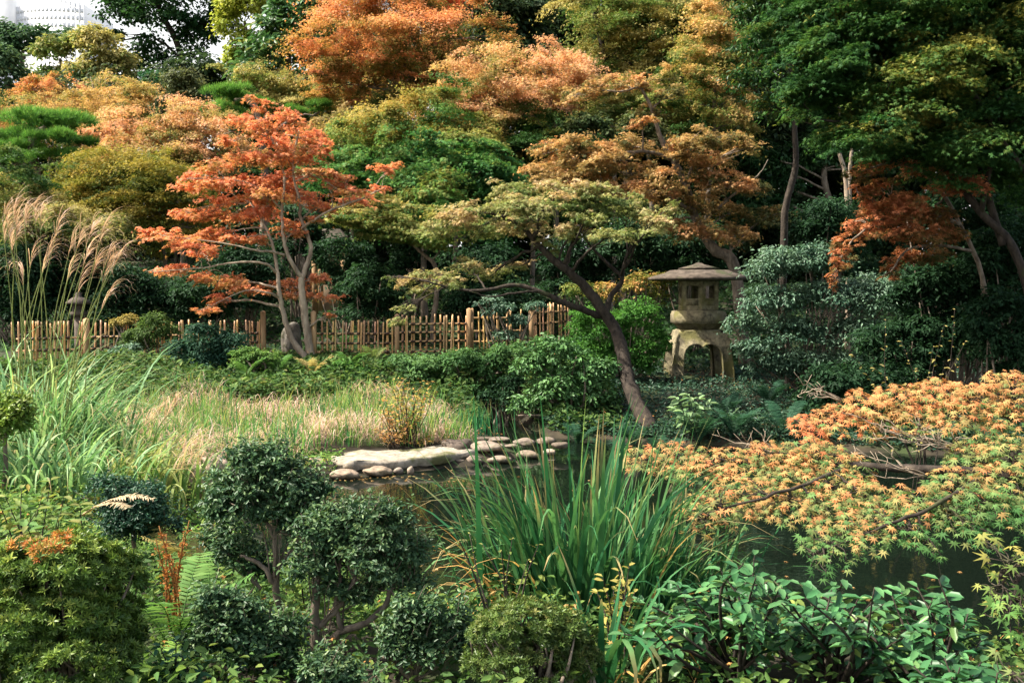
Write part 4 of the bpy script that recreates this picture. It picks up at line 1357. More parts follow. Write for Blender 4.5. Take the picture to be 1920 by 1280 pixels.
# firebox: hexagonal frame with square windows
g = Geo()
rb = .357
zb0, zb1 = zpx(580.2), zpx(527)
zw0, zw1 = zpx(559), zpx(536)
for s in range(6):
    A = np.array([math.cos(a0 + s * math.pi / 3), math.sin(a0 + s * math.pi / 3)]) * rb
    B = np.array([math.cos(a0 + (s + 1) * math.pi / 3), math.sin(a0 + (s + 1) * math.pi / 3)]) * rb

    def pt(u, z, dep):
        p = (A + (B - A) * u) * (1 - dep / rb)
        return (lc[0] + p[0], lc[1] + p[1], lc[2] + z)
    us, zs = [0, .24, .80, 1], [zb0, zw0, zw1, zb1]
    us = [0, .20, .80, 1]
    V = [pt(u, z, 0) for z in zs for u in us] + [pt(u, z, .045) for z in zs for u in us]
    F = []
    for r in range(3):
        for c in range(3):
            if (r, c) != (1, 1):
                i = r * 4 + c
                F += [(i, i + 1, i + 5, i + 4), (16 + i, 16 + i + 4, 16 + i + 5, 16 + i + 1)]
    F += [(5, 6, 22, 21), (6, 10, 26, 22), (10, 9, 25, 26), (9, 5, 21, 25)]
    g.add(V, F, BARKC)
    # raised panel below each window
    pz0, pz1 = zpx(572), zpx(561)
    V = [pt(.2, pz0, -.004), pt(.8, pz0, -.004), pt(.8, pz1, -.004), pt(.2, pz1, -.004), pt(.2, pz0, .01), pt(.8, pz0, .01), pt(.8, pz1, .01), pt(.2, pz1, .01)]
    g.add(V, [(0, 1, 2, 3), (0, 4, 5, 1), (1, 5, 6, 2), (2, 6, 7, 3), (3, 7, 4, 0)], BARKC)
g.build('firebox', M_LANTERN, t)
g = Geo()
rr = .93
prof = [(0, zpx(527)), (.30, zpx(526.8)), (rr - .04, zpx(525)), (rr, zpx(524)), (rr, zpx(520)), (.62, zpx(511.5)), (.52, zpx(506.5)), (0, zpx(505))]
lathe(g, lc, prof, 6, a0)
g.build('roof', M_LROOF, t)
g = Geo()
lathe(g, lc, [(0, zpx(504.7)), (.36, zpx(504.7)), (.37, zpx(503)), (.22, zpx(499)), (.10, zpx(496)), (.05, zpx(493)), (0, zpx(491.5))], 6, a0)
g.build('finial', M_LROOF, t)
# ------------------------------------------------------------------ pond edge stones
def on_water(px, py, z=0.0):
    """where the sight line through a pixel meets height z"""
    a = at(px, py, 10.0) - np.array([0, 0, CAMZ])
    k = (z - CAMZ) / a[2]
    return np.array([0, 0, CAMZ]) + a * k


STN = [
    (590, 872, 46, 36, (1.25, 1.1, .98), 'pale round boulder at the left end of the flat stone slab'),
    (640, 888, 54, 25, (1.2, 1.06, .92), 'smooth oval boulder in the water before the left end of the slab'),
    (706, 884, 54, 22, (1.1, .98, .84), 'long pale stone at the waterline under the slab'),
    (746, 882, 18, 15, (1.0, .96, .92), 'small grey stone right of the long pale waterline stone'),
    (769, 881, 13, 22, (1.15, 1.05, .95), 'narrow upright pale stone under the slab'),
    (793, 873, 21, 13, (1.1, .97, .84), 'small tan stone under the middle of the slab'),
    (814, 871, 15, 10, (1.0, .95, .88), 'tiny grey stone between two tan ones under the slab'),
    (836, 867, 21, 10, (1.2, .95, .75), 'small reddish tan stone at the waterline'),
    (860, 865, 22, 15, (.9, .84, .76), 'dark tan stone under the right end of the slab'),
    (891, 862, 30, 20, (.78, .72, .66), 'brown rounded stone just right of the slab end'),
    (936, 862, 46, 17, (.95, .88, .8), 'low flat stone behind the iris tips'),
    (988, 852, 44, 20, (.9, .82, .72), 'rounded stone with moss farther right on the stone bank'),
    (916, 838, 66, 20, (.92, .87, .82), 'broad smooth grey boulder on the stone bank'),
    (858, 833, 58, 30, (.42, .38, .36), 'large dark brown boulder behind the slab'),
    (936, 824, 42, 13, (.75, .72, .70), 'flat grey stone at the back of the stone bank'),
    (984, 829, 40, 16, (.85, .80, .76), 'grey stone right of the flat one at the back'),
    (1020, 826, 38, 16, (.7, .65, .6), 'brown stone at the right end of the stone bank'),
    (752, 846, 36, 13, (1.2, 1.05, .92), 'tan stone peeping over the back of the slab'),
    (1030, 848, 26, 14, (1.3, 1.25, 1.2), 'small white stone at the right end in the water'),
    (958, 836, 26, 8, (.8, .76, .7), 'thin flat stone wedged between the bank boulders'),
    (905, 823, 34, 10, (.5, .46, .42), 'dark stone behind the broad grey boulder'),
    (1050, 834, 30, 14, (.6, .56, .5), 'shaded stone beside the dark ferns'),
]
for i, (px, py, w, h, tint, lab) in enumerate(STN):
    zb = 0.0 if py > 845 else .10
    p = on_water(px, py + h * .45, zb)
    rx = msz(w, p[1]) / 2
    rz = msz(h, p[1]) / 2 * .95
    rock('pond_stone', lab, (p[0], p[1] + rx * .7, zb + rz * .7), (rx, rx * .8, rz * .88), M_ROCK, np.array(tint) * .8, group='stones along the pond edge', seed=20 + i)
p = on_water(372, 905, .25)
rock('boulder', 'sunlit pale boulder half covered by bent pampas grass', (p[0], p[1], .26), (.24, .22, .2), M_ROCK, (1.3, 1.12, .95), group='stones along the pond edge', seed=77)
p = on_water(395, 892, .25)
rock('boulder', 'smaller pale boulder touching the sunlit one by the clipped shrub', (p[0], p[1] + .2, .24), (.14, .14, .16), M_ROCK, (1.25, 1.1, .95), group='stones along the pond edge', seed=78)

# flat stone slab
out = []
for px, py in [(617, 862), (640, 869), (662, 871), (700, 868), (760, 864), (830, 857), (893, 846), (886, 838), (850, 838), (790, 841), (720, 846), (650, 851), (626, 855)]:
    out.append(on_water(px, py, .12))
out = np.array(out)
fine = []
n0 = len(out)
for k in range(n0):
    for tt in (0, .33, .66):
        fine.append(out[k] * (1 - tt) + out[(k + 1) % n0] * tt + np.append(rng.normal(size=2) * .018, 0))
fine = np.array(fine)
nf = len(fine)
c = fine.mean(0)
g = Geo()
rings = [(.93, -.085), (1.0, -.035), (1.0, 0), (.965, .018), (.7, .02), (.4, .024), (.12, .02)]
V = []
for s, dz in rings:
    r = c + (fine - c) * s
    r[:, 2] = .12 + dz + .012 * np.sin(r[:, 0] * 7 + 1) + .01 * np.sin(r[:, 1] * 11 + r[:, 0] * 9) + rng.normal(size=nf) * .005
    V.append(r)
V = np.concatenate(V)
F = [(a * nf + k, a * nf + (k + 1) % nf, (a + 1) * nf + (k + 1) % nf, (a + 1) * nf + k) for a in range(len(rings) - 1) for k in range(nf)]
g.add(V, F, BARKC)
m0 = (len(rings) - 1) * nf
g.L.append(np.arange(nf) + m0)
g.K.append(np.array([nf]))
single(g, 'stone_slab', 'long flat stone slab laid along the far pond edge', 'slab', M_SLAB)


# ------------------------------------------------------------------ blades
def blades(g, B, head, length, width, bend, stops, t, seg=6, lean=.25, twist=.0, tipk=1.0, curlv=1.0):
    """arching grass or iris blades: B bases (n,3); head angle; length, width, bend per blade"""
    n = len(B)
    s = np.linspace(0, 1, seg + 1)
    dirh = np.stack([np.cos(head), np.sin(head), np.zeros(n)], 1)
    th0 = lean * np.ones(n)
    ang = th0[:, None] + bend[:, None] * s[None, :] ** (1.3 + curlv)
    dl = (length / seg)[:, None]
    hx = np.cumsum(np.sin(ang) * dl, 1) - np.sin(ang[:, :1]) * dl
    vz = np.cumsum(np.cos(ang) * dl, 1) - np.cos(ang[:, :1]) * dl
    C = B[:, None, :] + hx[..., None] * dirh[:, None, :] + vz[..., None] * np.array([0, 0, 1.0])
    fa = head + math.pi / 2 + rng.normal(size=n) * .6
    W = np.stack([np.cos(fa), np.sin(fa), np.zeros(n)], 1)
    wp = (0.55 + 0.45 * np.minimum(1, s * 4)) * (1 - s ** 2.2 * tipk)
    wp[-1] = max(wp[-1], .04)
    off = W[:, None, :] * (width[:, None] * wp[None, :] / 2)[..., None]
    V = np.stack([C - off, C + off], 2)
    k = 2 * (seg + 1)
    F1 = np.array([(2 * i, 2 * i + 1, 2 * i + 3, 2 * i + 2) for i in range(seg)])
    F = (F1[None] + (np.arange(n) * k)[:, None, None]).reshape(-1, 4)
    tt = t[:, None] + .25 * (s[None, :] - .4)
    col = pal(stops, tt.ravel()).reshape(n, seg + 1, 3) * rng.uniform(.8, 1.2, (n, 1, 1))
    dry_ = (rng.random(n) < .45)[:, None] * np.clip((s[None, :] - rng.uniform(.6, .9, (n, 1))) * 5, 0, 1) * .85
    col = col * (1 - dry_[..., None]) + np.array([.42, .30, .14]) * dry_[..., None]
    g.add(V.reshape(-1, 3), F, np.repeat(col.reshape(-1, 3), 2, axis=0))


U = rng.uniform
NRM = lambda n: rng.normal(size=n)

# marsh of dead and green grass
def marsh(x, y):
    return (x < -.75 - .25 * np.sin(y * 3)) & (x > -2.3 - (y - 9.0) * 1.0) & (y < 14.2 + .5 * np.sin(x * 2.3)) & ~((x > -2.25) & (y < 11.38 + .34 * (x + 2)))


g = Geo()
STRAW = [(.36, .23, .16), (.58, .40, .31), (.76, .59, .49)]
IRIS_G = [(.03, .12, .045), (.07, .21, .07), (.18, .32, .08), (.42, .42, .12)]
D = scatter(26000, -7.2, -.5, 9.4, 14.6, marsh)
mound = np.clip(np.sin(D[:, 0] * 2.6 + .5) * np.sin(D[:, 1] * 2.2 + 1) + .35, 0, 1)
D[:, 2] += .20 * mound * U(0, 1, len(D)) + .04 * U(0, 1, len(D))
blades(g, D, U(0, 6.28, len(D)), U(.16, .46, len(D)), U(.005, .010, len(D)), U(1.0, 3.4, len(D)), STRAW, U(.05, .9, len(D)) + .2 * (mound - .4), 5, lean=U(.2, 1.2, len(D)))
K = scatter(1500, -7.4, -.5, 9.2, 14.8, marsh)
E = np.repeat(K, 7, axis=0)
E[:, :2] += NRM((len(E), 2)) * .06
hE = np.repeat(U(.65, 1.2, len(K)), 7)
blades(g, E, U(0, 6.28, len(E)), U(.26, .5, len(E)) * hE, U(.010, .019, len(E)), U(0, .8, len(E)), IRIS_G, np.repeat(U(0, .75, len(K)), 7) + U(-.1, .2, len(E)), 5, lean=.12)
o = g.build('marsh_grass', M_BLADE)
o['kind'] = 'stuff'
o['label'] = 'straw-coloured dead grass and green blades filling the marsh behind the slab'
o['category'] = 'grass'


def grass_clump(name, label, cat, base, parts, group=None):
    t = thing(name, label, cat, base, group)
    for pn_, geo, mat in parts:
        geo.build(pn_, mat, t)
    return t


# teal irises by the water channel, another tuft in the marsh
for px, py, n, sp, L, lab in [(885, 815, 90, .22, .5, 'teal-green iris clump standing behind the stone bank'), (342, 850, 45, .1, .42, 'small green iris tuft among the straw grass'), (820, 800, 60, .25, .5, 'thin green iris tuft right of the golden fern')]:
    p = on_water(px, py, .1)
    b = np.stack([p[0] + NRM(n) * sp, p[1] + NRM(n) * sp * .5, np.full(n, .05)], 1)
    g = Geo()
    blades(g, b, U(0, 6.28, n), L * U(.6, 1.1, n), U(.012, .02, n), U(0, .5, n), [(.02, .11, .055), (.04, .19, .09), (.12, .27, .09)], U(0, .8, n), 4, lean=.1)
    grass_clump('iris_clump', lab, 'iris', (p[0], p[1], .05), [('leaves', g, M_BLADE)], 'irises in the garden')


# ------------------------------------------------------------------ pampas grass on the left
def pampas(label, px, py, Y, n, L, nst, plume_px, spread=.35, col=None):
    p = at(px, py, Y)
    b = np.array([p[0], Y, gz(p[0], Y)])
    t = thing('pampas_grass', label, 'grass', b, 'pampas grass on the left bank')
    g = Geo()
    B = b + np.stack([NRM(n) * spread, NRM(n) * spread * .8, np.full(n, -.02)], 1)
    hd = np.arctan2(B[:, 1] - b[1], B[:, 0] - b[0]) + NRM(n) * .9
    blades(g, B, hd, L * U(.55, 1.15, n), U(.02, .034, n), U(.9, 3.0, n), col or [(.05, .13, .05), (.12, .24, .10), (.24, .38, .18), (.42, .46, .24)], U(0, .75, n), 9, lean=.12, curlv=.7)
    g.build('leaves', M_BLADE, t)
    for k, (qx, qy, dy, dirx) in enumerate(plume_px):
        tip = at(qx, qy, Y + dy)
        s = b + np.array([NRM(1)[0] * spread * .6, NRM(1)[0] * spread * .5, 0])
        s[0] = s[0] * .5 + .5 * (b[0] + (tip[0] - b[0]) * .35)
        mid = s * .45 + tip * .55 + [0, 0, .1]
        mid[0] = s[0] * .62 + tip[0] * .38
        Q, q = smoothpath([s, mid, tip], [.0055, .0045, .003], 6)
        g = Geo()
        tube(g, Q, q, np.array([.28, .32, .12]), 5)
        st = g.build('flower_stalk', M_BLADE, t)
        # plume: drooping hair-fine tassels combed to one side
        g = Geo()
        m = 20
        ax = Q[-1] - Q[-3]
        ax = ax / np.linalg.norm(ax)
        bb = tip - ax * (np.linspace(0, .16, m))[:, None]
        hd = np.where(dirx > 0, 0.0, math.pi) + NRM(m) * .55
        blades(g, bb, hd, U(.2, .42, m), U(.004, .007, m), U(1.3, 2.6, m), [(.44, .27, .19), (.62, .43, .33), (.76, .60, .48)], U(.1, .7, m), 7, lean=.25, tipk=.75, curlv=.3)
        g.build('plume', M_BLADE, st)
    return t


pampas('tall pampas grass with many pink plumes at the left picture edge', 60, 790, 9.0, 520, 1.6, 0,
       [(8, 400, 0, 1), (25, 392, .1, 1), (45, 395, -.1, 1), (62, 388, .2, 1), (75, 400, 0, 1), (5, 425, .1, 1), (30, 420, 0, 1), (110, 418, -.1, 1), (135, 450, .2, 1), (60, 470, .1, 1), (95, 465, -.1, 1), (85, 485, 0, 1), (15, 440, .3, 1), (45, 505, .2, -1)], .33)
pampas('leaning pampas grass whose plumes bow over the bamboo fence', 90, 800, 8.6, 260, 1.25, 0,
       [(172, 430, 0, 1), (195, 425, .1, 1), (150, 445, 0, 1), (165, 470, -.1, 1), (205, 475, 0, 1), (212, 490, .15, 1), (200, 500, -.1, 1), (130, 500, .1, 1), (205, 552, 0, 1), (180, 490, .1, 1), (225, 480, -.1, 1), (150, 520, .1, 1)], .28)
pampas('bent pampas tussock with pale blades falling over the sunlit boulder', 215, 860, 7.9, 300, .8, 0,
       [(330, 760, 0, 1), (365, 850, -.5, 1), (375, 870, -.6, 1), (300, 775, .1, 1), (350, 880, -.6, 1)], .4, [(.06, .14, .04), (.14, .24, .07), (.34, .36, .14), (.55, .48, .26)])
pampas('short pampas tussock with drooping blades in front of the left shrub', 70, 870, 7.2, 260, .7, 0, [], .3)

# ------------------------------------------------------------------ big iris in the middle foreground
IR = [(.014, .065, .028), (.03, .12, .05), (.075, .19, .07), (.20, .27, .09)]


def iris(label, px, Y, n, L, sx, sy, bend, group='irises in the garden', dry=.07, hb=None, stops=IR):
    x = at(px, 900, Y)[0]
    b = np.array([x, Y, gz(x, Y)])
    t = thing('iris_clump', label, 'iris', b, group)
    ox, oy = NRM(n) * sx, NRM(n) * sy
    B = np.stack([x + ox, Y + oy, np.zeros(n)], 1)
    B[:, 2] = ground_z(B[:, 0], B[:, 1]).clip(-.1) - .03
    hd = np.arctan2(oy * 1.0, ox * 1.6) + NRM(n) * .55
    if hb is not None:
        hd = hb + NRM(n) * .6
    g = Geo()
    bn = np.where(rng.random(n) < .55, np.abs(NRM(n)) * bend * .8, U(.5, 2.2, n) * (.5 + bend))
    Ls = L * U(.55, 1.08, n)
    W_ = U(.015, .034, n)
    blades(g, B, hd, Ls, W_, bn, stops, U(.05, .75, n), 9, lean=U(.02, .3, n), curlv=.9)
    # pale inner midribs of the nearer blades and some dry ones
    m = max(int(n * dry), 4)
    k = rng.permutation(n)[:m]
    blades(g, B[k] + [0, -.03, 0], hd[k], Ls[k] * .75, W_[k] * .7, bn[k] + U(.5, 2.2, m), [(.34, .22, .08), (.52, .36, .14), (.6, .3, .08)], U(0, 1, m), 8, lean=.3)
    g.build('leaves', M_BLADE, t)
    return t


iris('tall dark green iris clump rising from the near shore', 1085, 4.45, 240, 1.12, .15, .13, .4)
iris('right-hand part of the tall iris where blades bow over the water', 1180, 4.6, 150, .9, .12, .12, .7)
iris('low iris fan spreading left over the water', 975, 4.5, 110, .9, .10, .10, .75, hb=2.9, dry=.2)
iris('shaded low iris leaning right beneath the maple spray', 1270, 4.7, 110, .85, .12, .1, .9, hb=.2)
iris('small iris at the bottom edge with dry yellow blades', 1130, 3.55, 34, .62, .07, .05, 1.3, dry=.4)


# ------------------------------------------------------------------ clipped shrubs in front
def topiary(label, Y, cl, trunks, stops, size=.022, n=1.5, group='cloud-pruned holly shrubs in front', name='topiary_shrub', sub=.26):
    C = [clump(*c[:4], Y=Y, dy=(c[4] if len(c) > 4 else 0)) for c in cl]
    C = [(c, (R[0] * 1.12, R[1], R[2] * 1.15)) for c, R in C]
    f = trunks[0][0][0]
    x = at(f[0], f[1], Y)[0]
    b = np.array([x, Y, gz(x, Y)])
    t = thing(name, label, 'shrub', b, group)
    tips = []
    g = Geo()
    for pts, r0, r1 in trunks:
        P = [at(px, py, Y) for px, py in pts]
        if pts[0] == f:
            P[0][2] = min(b[2] - .03, P[0][2])
        Q, q = smoothpath(P, np.linspace(r0, r1, len(P)), 6, .003)
        tube(g, Q, q, BARKC, 8, .07)
        tips.append(Q)
    A = np.concatenate(tips)
    gl = Geo()
    subs = crown(gl, C, size, stops, 'oval', cover=n, flat=.8, sub=.34, up=.45, tbase=.45, tgrad=.35, tvar=.08, lvar=.16, zmin=-.55, feather=.42, leafk=.27, inner=.35, cull=.45, wave=1.25, droop=-.5)
    for (c, R), cc in zip(C, subs):
        for p in cc[rng.permutation(len(cc))[:3]]:
            k = np.argmin(np.linalg.norm(A - (c - [0, 0, R[2] * .1]), axis=1))
            k = np.clip(k + rng.integers(-2, 4), 0, len(A) - 1)
            m = A[k] * .5 + p * .5 + NRM(3) * .02
            Q, q = smoothpath([A[k], m, p], [.0042, .0028, .0015], 4)
            tube(g, Q, q, BARKC, 5)
    for c, R in C:
        k = int(9 + 260 * R[0] * R[2] * 4)
        u = runit(k)
        u[:, 2] = np.where(u[:, 2] < -.3, -u[:, 2], u[:, 2])
        a = c + u * R * U(.72, .98, (k, 1))
        d = nrm(u * .7 + [0, 0, .5] + NRM((k, 3)) * .3)
        ln = U(.03, .085, k)
        f = np.linspace(.15, 1, 7)
        P = (a[:, None] + d[:, None] * (ln[:, None] * f)[..., None]).reshape(-1, 3)
        T = np.repeat(d, 7, axis=0) * .7 + NRM((7 * k, 3)) * .7
        leaves(gl, P, NRM((7 * k, 3)) * .5 + [0, -.1, .7], T, size * U(.7, 1.15, 7 * k), 'oval', pal(stops, .5 + .3 * np.tile(f, k) + NRM(7 * k) * .12) * U(.8, 1.2, (7 * k, 1)))
        for i in range(0, k, 3):
            tube(g, np.array([a[i] - d[i] * .04, a[i] + d[i] * ln[i] * .5, a[i] + d[i] * ln[i]]), [.0016, .0012, .0008], BARKC, 4)
    gl.build('foliage', M_GLOSS, t)
    g.build('trunk', M_BARK, t, True)
    return t


HOL = [(.012, .034, .016), (.026, .064, .03), (.055, .11, .05), (.13, .19, .075)]
topiary('cloud-pruned holly with a round top on a slim straight trunk', 4.0, [(500, 912, 88, 60), (440, 915, 46, 46, .05), (560, 905, 46, 44, .05), (500, 868, 60, 34), (470, 965, 60, 30), (530, 960, 50, 28), (412, 955, 34, 28), (575, 960, 34, 32), (602, 925, 20, 20), (455, 862, 34, 24), (545, 985, 30, 20)],
        [([(524, 1250), (520, 1130), (518, 1050), (514, 960)], .019, .010), ([(519, 1100), (490, 1060), (450, 1040)], .012, .006), ([(516, 1010), (500, 980), (460, 950)], .01, .005)], HOL)
topiary('cloud-pruned holly side pad just below the round top', 4.1, [(440, 1035, 52, 40), (480, 1060, 36, 30, .05), (410, 1010, 30, 30, .05)], [([(521, 1210), (505, 1130), (470, 1080)], .014, .007)], HOL)
topiary('biggest cloud-pruned holly with a twisted trunk beside the dark water', 3.8, [(680, 1025, 92, 60), (620, 1050, 58, 56, .05), (745, 1050, 50, 60, .05), (680, 985, 70, 38), (640, 990, 50, 34), (720, 1090, 60, 46), (610, 1010, 40, 40), (575, 1065, 34, 36), (785, 1045, 26, 36), (768, 1105, 34, 28), (618, 1108, 36, 24), (735, 972, 40, 26), (588, 990, 30, 26), (670, 1120, 40, 20)],
        [([(598, 1290), (592, 1200), (592, 1130), (596, 1070)], .027, .012), ([(600, 1228), (640, 1185), (690, 1165), (725, 1130), (735, 1090)], .018, .008), ([(594, 1180), (640, 1130), (670, 1080)], .014, .008), ([(640, 1185), (630, 1130), (640, 1080)], .012, .006)], HOL)
topiary('low cloud-pruned holly spreading at the bottom under the slim trunk', 3.5, [(445, 1175, 70, 50), (510, 1205, 56, 44), (390, 1170, 34, 36), (460, 1235, 70, 30), (540, 1250, 40, 30), (400, 1130, 30, 24), (545, 1180, 34, 28), (370, 1215, 30, 30)],
        [([(560, 1330), (530, 1260), (470, 1230), (430, 1200)], .018, .008)], HOL)
topiary('small cloud-pruned holly between the twisted trunk and the little azalea', 3.6, [(815, 1160, 50, 34), (775, 1190, 50, 40), (850, 1180, 36, 34), (800, 1215, 66, 30), (770, 1145, 30, 22), (865, 1215, 28, 26), (740, 1215, 30, 28)],
        [([(770, 1330), (780, 1260), (800, 1200)], .014, .007), ([(775, 1280), (740, 1240), (720, 1230)], .01, .005)], HOL)
topiary('short holly tuft at the bottom edge below the twisted trunk', 3.3, [(620, 1260, 60, 26), (660, 1280, 50, 26)], [([(640, 1340), (635, 1290), (630, 1265)], .012, .006)], HOL)
topiary('low dark small-leaved shrub behind the big left azalea', 4.9, [(250, 950, 66, 36), (200, 930, 40, 28), (300, 980, 40, 34), (240, 985, 60, 30)], [([(250, 1040), (250, 1000), (250, 960)], .014, .007)],
        [(.012, .04, .024), (.025, .07, .042), (.05, .11, .06)], .022, 1.5, None, 'boxleaf_shrub')
topiary('sunlit yellow-green clipped bush at the left picture edge', 7.0, [(10, 785, 46, 40), (40, 800, 24, 34), (-20, 800, 50, 44)], [([(10, 880), (10, 840), (10, 800)], .02, .01)],
        [(.05, .11, .02), (.11, .19, .03), (.22, .27, .05)], .04, 1.4, None, 'clipped_bush')


def azalea(label, Y, cl, n, size, stops, group=None, orange=None):
    C = [clump(*c[:4], Y=Y, dy=(c[4] if len(c) > 4 else 0)) for c in cl]
    mc = np.mean([c for c, _ in C], axis=0)
    b = np.array([mc[0], mc[1], gz(mc[0], mc[1])])
    t = thing('azalea_shrub', label, 'shrub', b, group)
    w = np.array([R[0] * R[2] for _, R in C])
    g = Geo()
    gb = Geo()
    for (c, R), k in zip(C, (n * w / w.sum()).astype(int)):
        u = runit(k)
        u[:, 2] = np.where(u[:, 2] < -.3, -u[:, 2], u[:, 2])
        bump = 1 + .13 * np.sin(u[:, 0] * 7 + c[0] * 7) * np.sin(u[:, 2] * 6 + c[2] * 9) + .08 * np.sin(u[:, 1] * 17 + u[:, 2] * 13)
        P = c + u * R * (bump * (1 - .35 * rng.random(k) ** 2.2))[:, None]
        fld = np.sin(P[:, 0] * 31 + P[:, 2] * 17 + 1) + np.sin(P[:, 2] * 43 - P[:, 0] * 23) + np.sin(P[:, 0] * 67 + P[:, 1] * 51) + np.sin(P[:, 2] * 71 + P[:, 1] * 30)
        kp = fld + NRM(k) * .5 > -.75
        P, u = P[kp], u[kp]
        k = len(P)
        N = u * .9 + [0, -.1, .5] + NRM((k, 3)) * .38
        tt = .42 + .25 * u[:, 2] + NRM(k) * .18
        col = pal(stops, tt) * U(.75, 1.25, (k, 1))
        if orange is not None:
            oc = at(*orange[:2], Y + orange[4])
            dd = ((P - oc) / np.array([msz(orange[2], Y), .3, msz(orange[3], Y)])) ** 2
            hit = (dd.sum(1) < 1) & (rng.random(k) < .6)
            col[hit] = pal([(.20, .16, .03), (.45, .22, .05), (.5, .14, .05)], rng.random(hit.sum()))
        leaves(g, P, N, NRM((k, 3)), size * U(.7, 1.25, k), 'whorl', col)
        for p in P[rng.permutation(k)[:14]]:
            Q, q = smoothpath([b + NRM(3) * [.05, .05, 0], (b + p) / 2 + NRM(3) * .05, p - u[0] * 0], [.012, .007, .002], 4)
            tube(gb, Q, q, BARKC, 5)
    g.build('foliage', M_GLOSS, t)
    gb.build('stem', M_BARK, t, True)
    return t


AZ = [(.018, .045, .010), (.05, .10, .02), (.12, .19, .035), (.26, .30, .06)]
azalea('big mounded azalea with an orange-tinted patch filling the bottom left corner', 3.2, [(120, 1065, 110, 62), (40, 1080, 90, 66), (205, 1090, 66, 60, .05), (120, 1150, 130, 70), (210, 1190, 60, 60, .1), (30, 1190, 90, 80, -.1), (130, 1240, 120, 60, -.1)],
       16000, .022, AZ, None, (30, 1040, 75, 22, -.2))
azalea('small azalea with fine leaves under the tall iris', 3.35, [(980, 1175, 86, 46), (930, 1200, 56, 50), (1050, 1190, 60, 44), (980, 1240, 110, 46), (1080, 1240, 50, 40)], 7000, .018, [(.02, .045, .012), (.045, .085, .02), (.10, .15, .035), (.2, .2, .06)])


# ------------------------------------------------------------------ leafy stems: camellia, hydrangea, sprigs
def leafy_stems(name, label, cat, base, tips, size, stops, mat, nleaf=16, r=.006, group=None, shape='oval', start=.25, droopy=.25, barkmat=None, bow=.08, width=1.0, tb=.5):
    t = thing(name, label, cat, base, group)
    gl, gb = Geo(), Geo()
    base = np.asarray(base)
    P, N, T, S, c = [], [], [], [], []
    for tip in tips:
        L = np.linalg.norm(tip - base)
        s = base + np.array([NRM(1)[0] * .04, NRM(1)[0] * .04, -.02])
        mid = (s + tip) / 2 + NRM(3) * L * .08 + np.array([0, 0, bow * L])
        Q, q = smoothpath([s, mid, tip], [r * 1.4, r, r * .35], 8)
        tube(gb, Q, q, BARKC, 5)
        D = nrm(np.gradient(Q, axis=0))
        for k in range(nleaf):
            f = start + (1 - start) * (k + .5) / nleaf
            i = min(int(f * (len(Q) - 1)), len(Q) - 1)
            a = k * 2.4 + U(0, 1)
            side = np.cross(D[i], [math.cos(a), math.sin(a), .4])
            side = side / (np.linalg.norm(side) + 1e-6)
            d = side * .9 + D[i] * .6
            d[2] -= droopy * U(0, 1)
            P.append(Q[i] + (Q[min(i + 1, len(Q) - 1)] - Q[i]) * U(0, 1))
            T.append(d)
            N.append(np.array([0, -.1, 1.0]) + NRM(3) * .35)
            S.append(size * U(.65, 1.15) * (1.0 if k < nleaf - 2 else .75))
            c.append(tb + NRM(1)[0] * .2)
        P.append(Q[-1])
        T.append(D[-1])
        N.append(np.array([0, -.2, 1.0]))
        S.append(size * .8)
        c.append(.7)
    leaves(gl, np.array(P), np.array(N), np.array(T), np.array(S), shape, pal(stops, np.array(c)) * U(.8, 1.2, (len(P), 1)))
    gl.build('leaves', mat, t)
    gb.build('stems', barkmat or M_BARKDARK, t, True)
    return t


CAM = [(.014, .055, .02), (.03, .10, .036), (.055, .15, .055), (.13, .2, .06)]
for bx, Y, tl, lab in [
    (1380, 3.55, [(1210, 1130), (1240, 1160), (1270, 1095), (1300, 1120), (1330, 1090), (1350, 1065), (1395, 1055), (1415, 1040), (1440, 1090), (1400, 1130), (1300, 1180), (1250, 1210), (1360, 1180), (1420, 1170), (1330, 1230), (1215, 1170), (1290, 1140), (1380, 1100), (1450, 1140), (1260, 1250), (1390, 1230)], 'left glossy camellia bush at the bottom beside the iris'),
    (1560, 3.45, [(1470, 1110), (1500, 1095), (1530, 1120), (1560, 1100), (1580, 1085), (1610, 1120), (1640, 1100), (1660, 1130), (1500, 1150), (1550, 1160), (1600, 1170), (1650, 1170), (1480, 1190), (1540, 1210), (1620, 1220), (1680, 1200), (1520, 1250), (1590, 1255), (1670, 1250), (1450, 1230), (1510, 1120), (1575, 1140)], 'middle glossy camellia bush in front of the dark water'),
    (1740, 3.4, [(1690, 1110), (1720, 1100), (1760, 1085), (1775, 1110), (1740, 1140), (1790, 1160), (1815, 1150), (1700, 1160), (1760, 1190), (1800, 1220), (1720, 1220), (1840, 1200), (1760, 1250), (1690, 1250), (1750, 1120)], 'right glossy camellia bush with a tall twig'),
    (1830, 2.9, [(1800, 1250), (1840, 1240), (1870, 1260), (1820, 1275), (1780, 1275), (1860, 1285)], 'pale-leaved camellia tip at the bottom right corner'),
]:
    x = at(bx, 1300, Y)[0]
    base = np.array([x, Y, max(gz(x, Y), .05)])
    tips = [at(px, py, Y + NRM(1)[0] * .16) for px, py in tl]
    extra = []
    for tp in tips:
        for _ in range(1):
            extra.append(tp + NRM(3) * [.08, .14, .05] + [0, .05, -.08])
    leafy_stems('camellia_bush', lab, 'bush', base, tips + extra, .074, CAM, M_CAM, nleaf=13, r=.006, group='glossy camellias at the bottom', start=.45, droopy=.5)
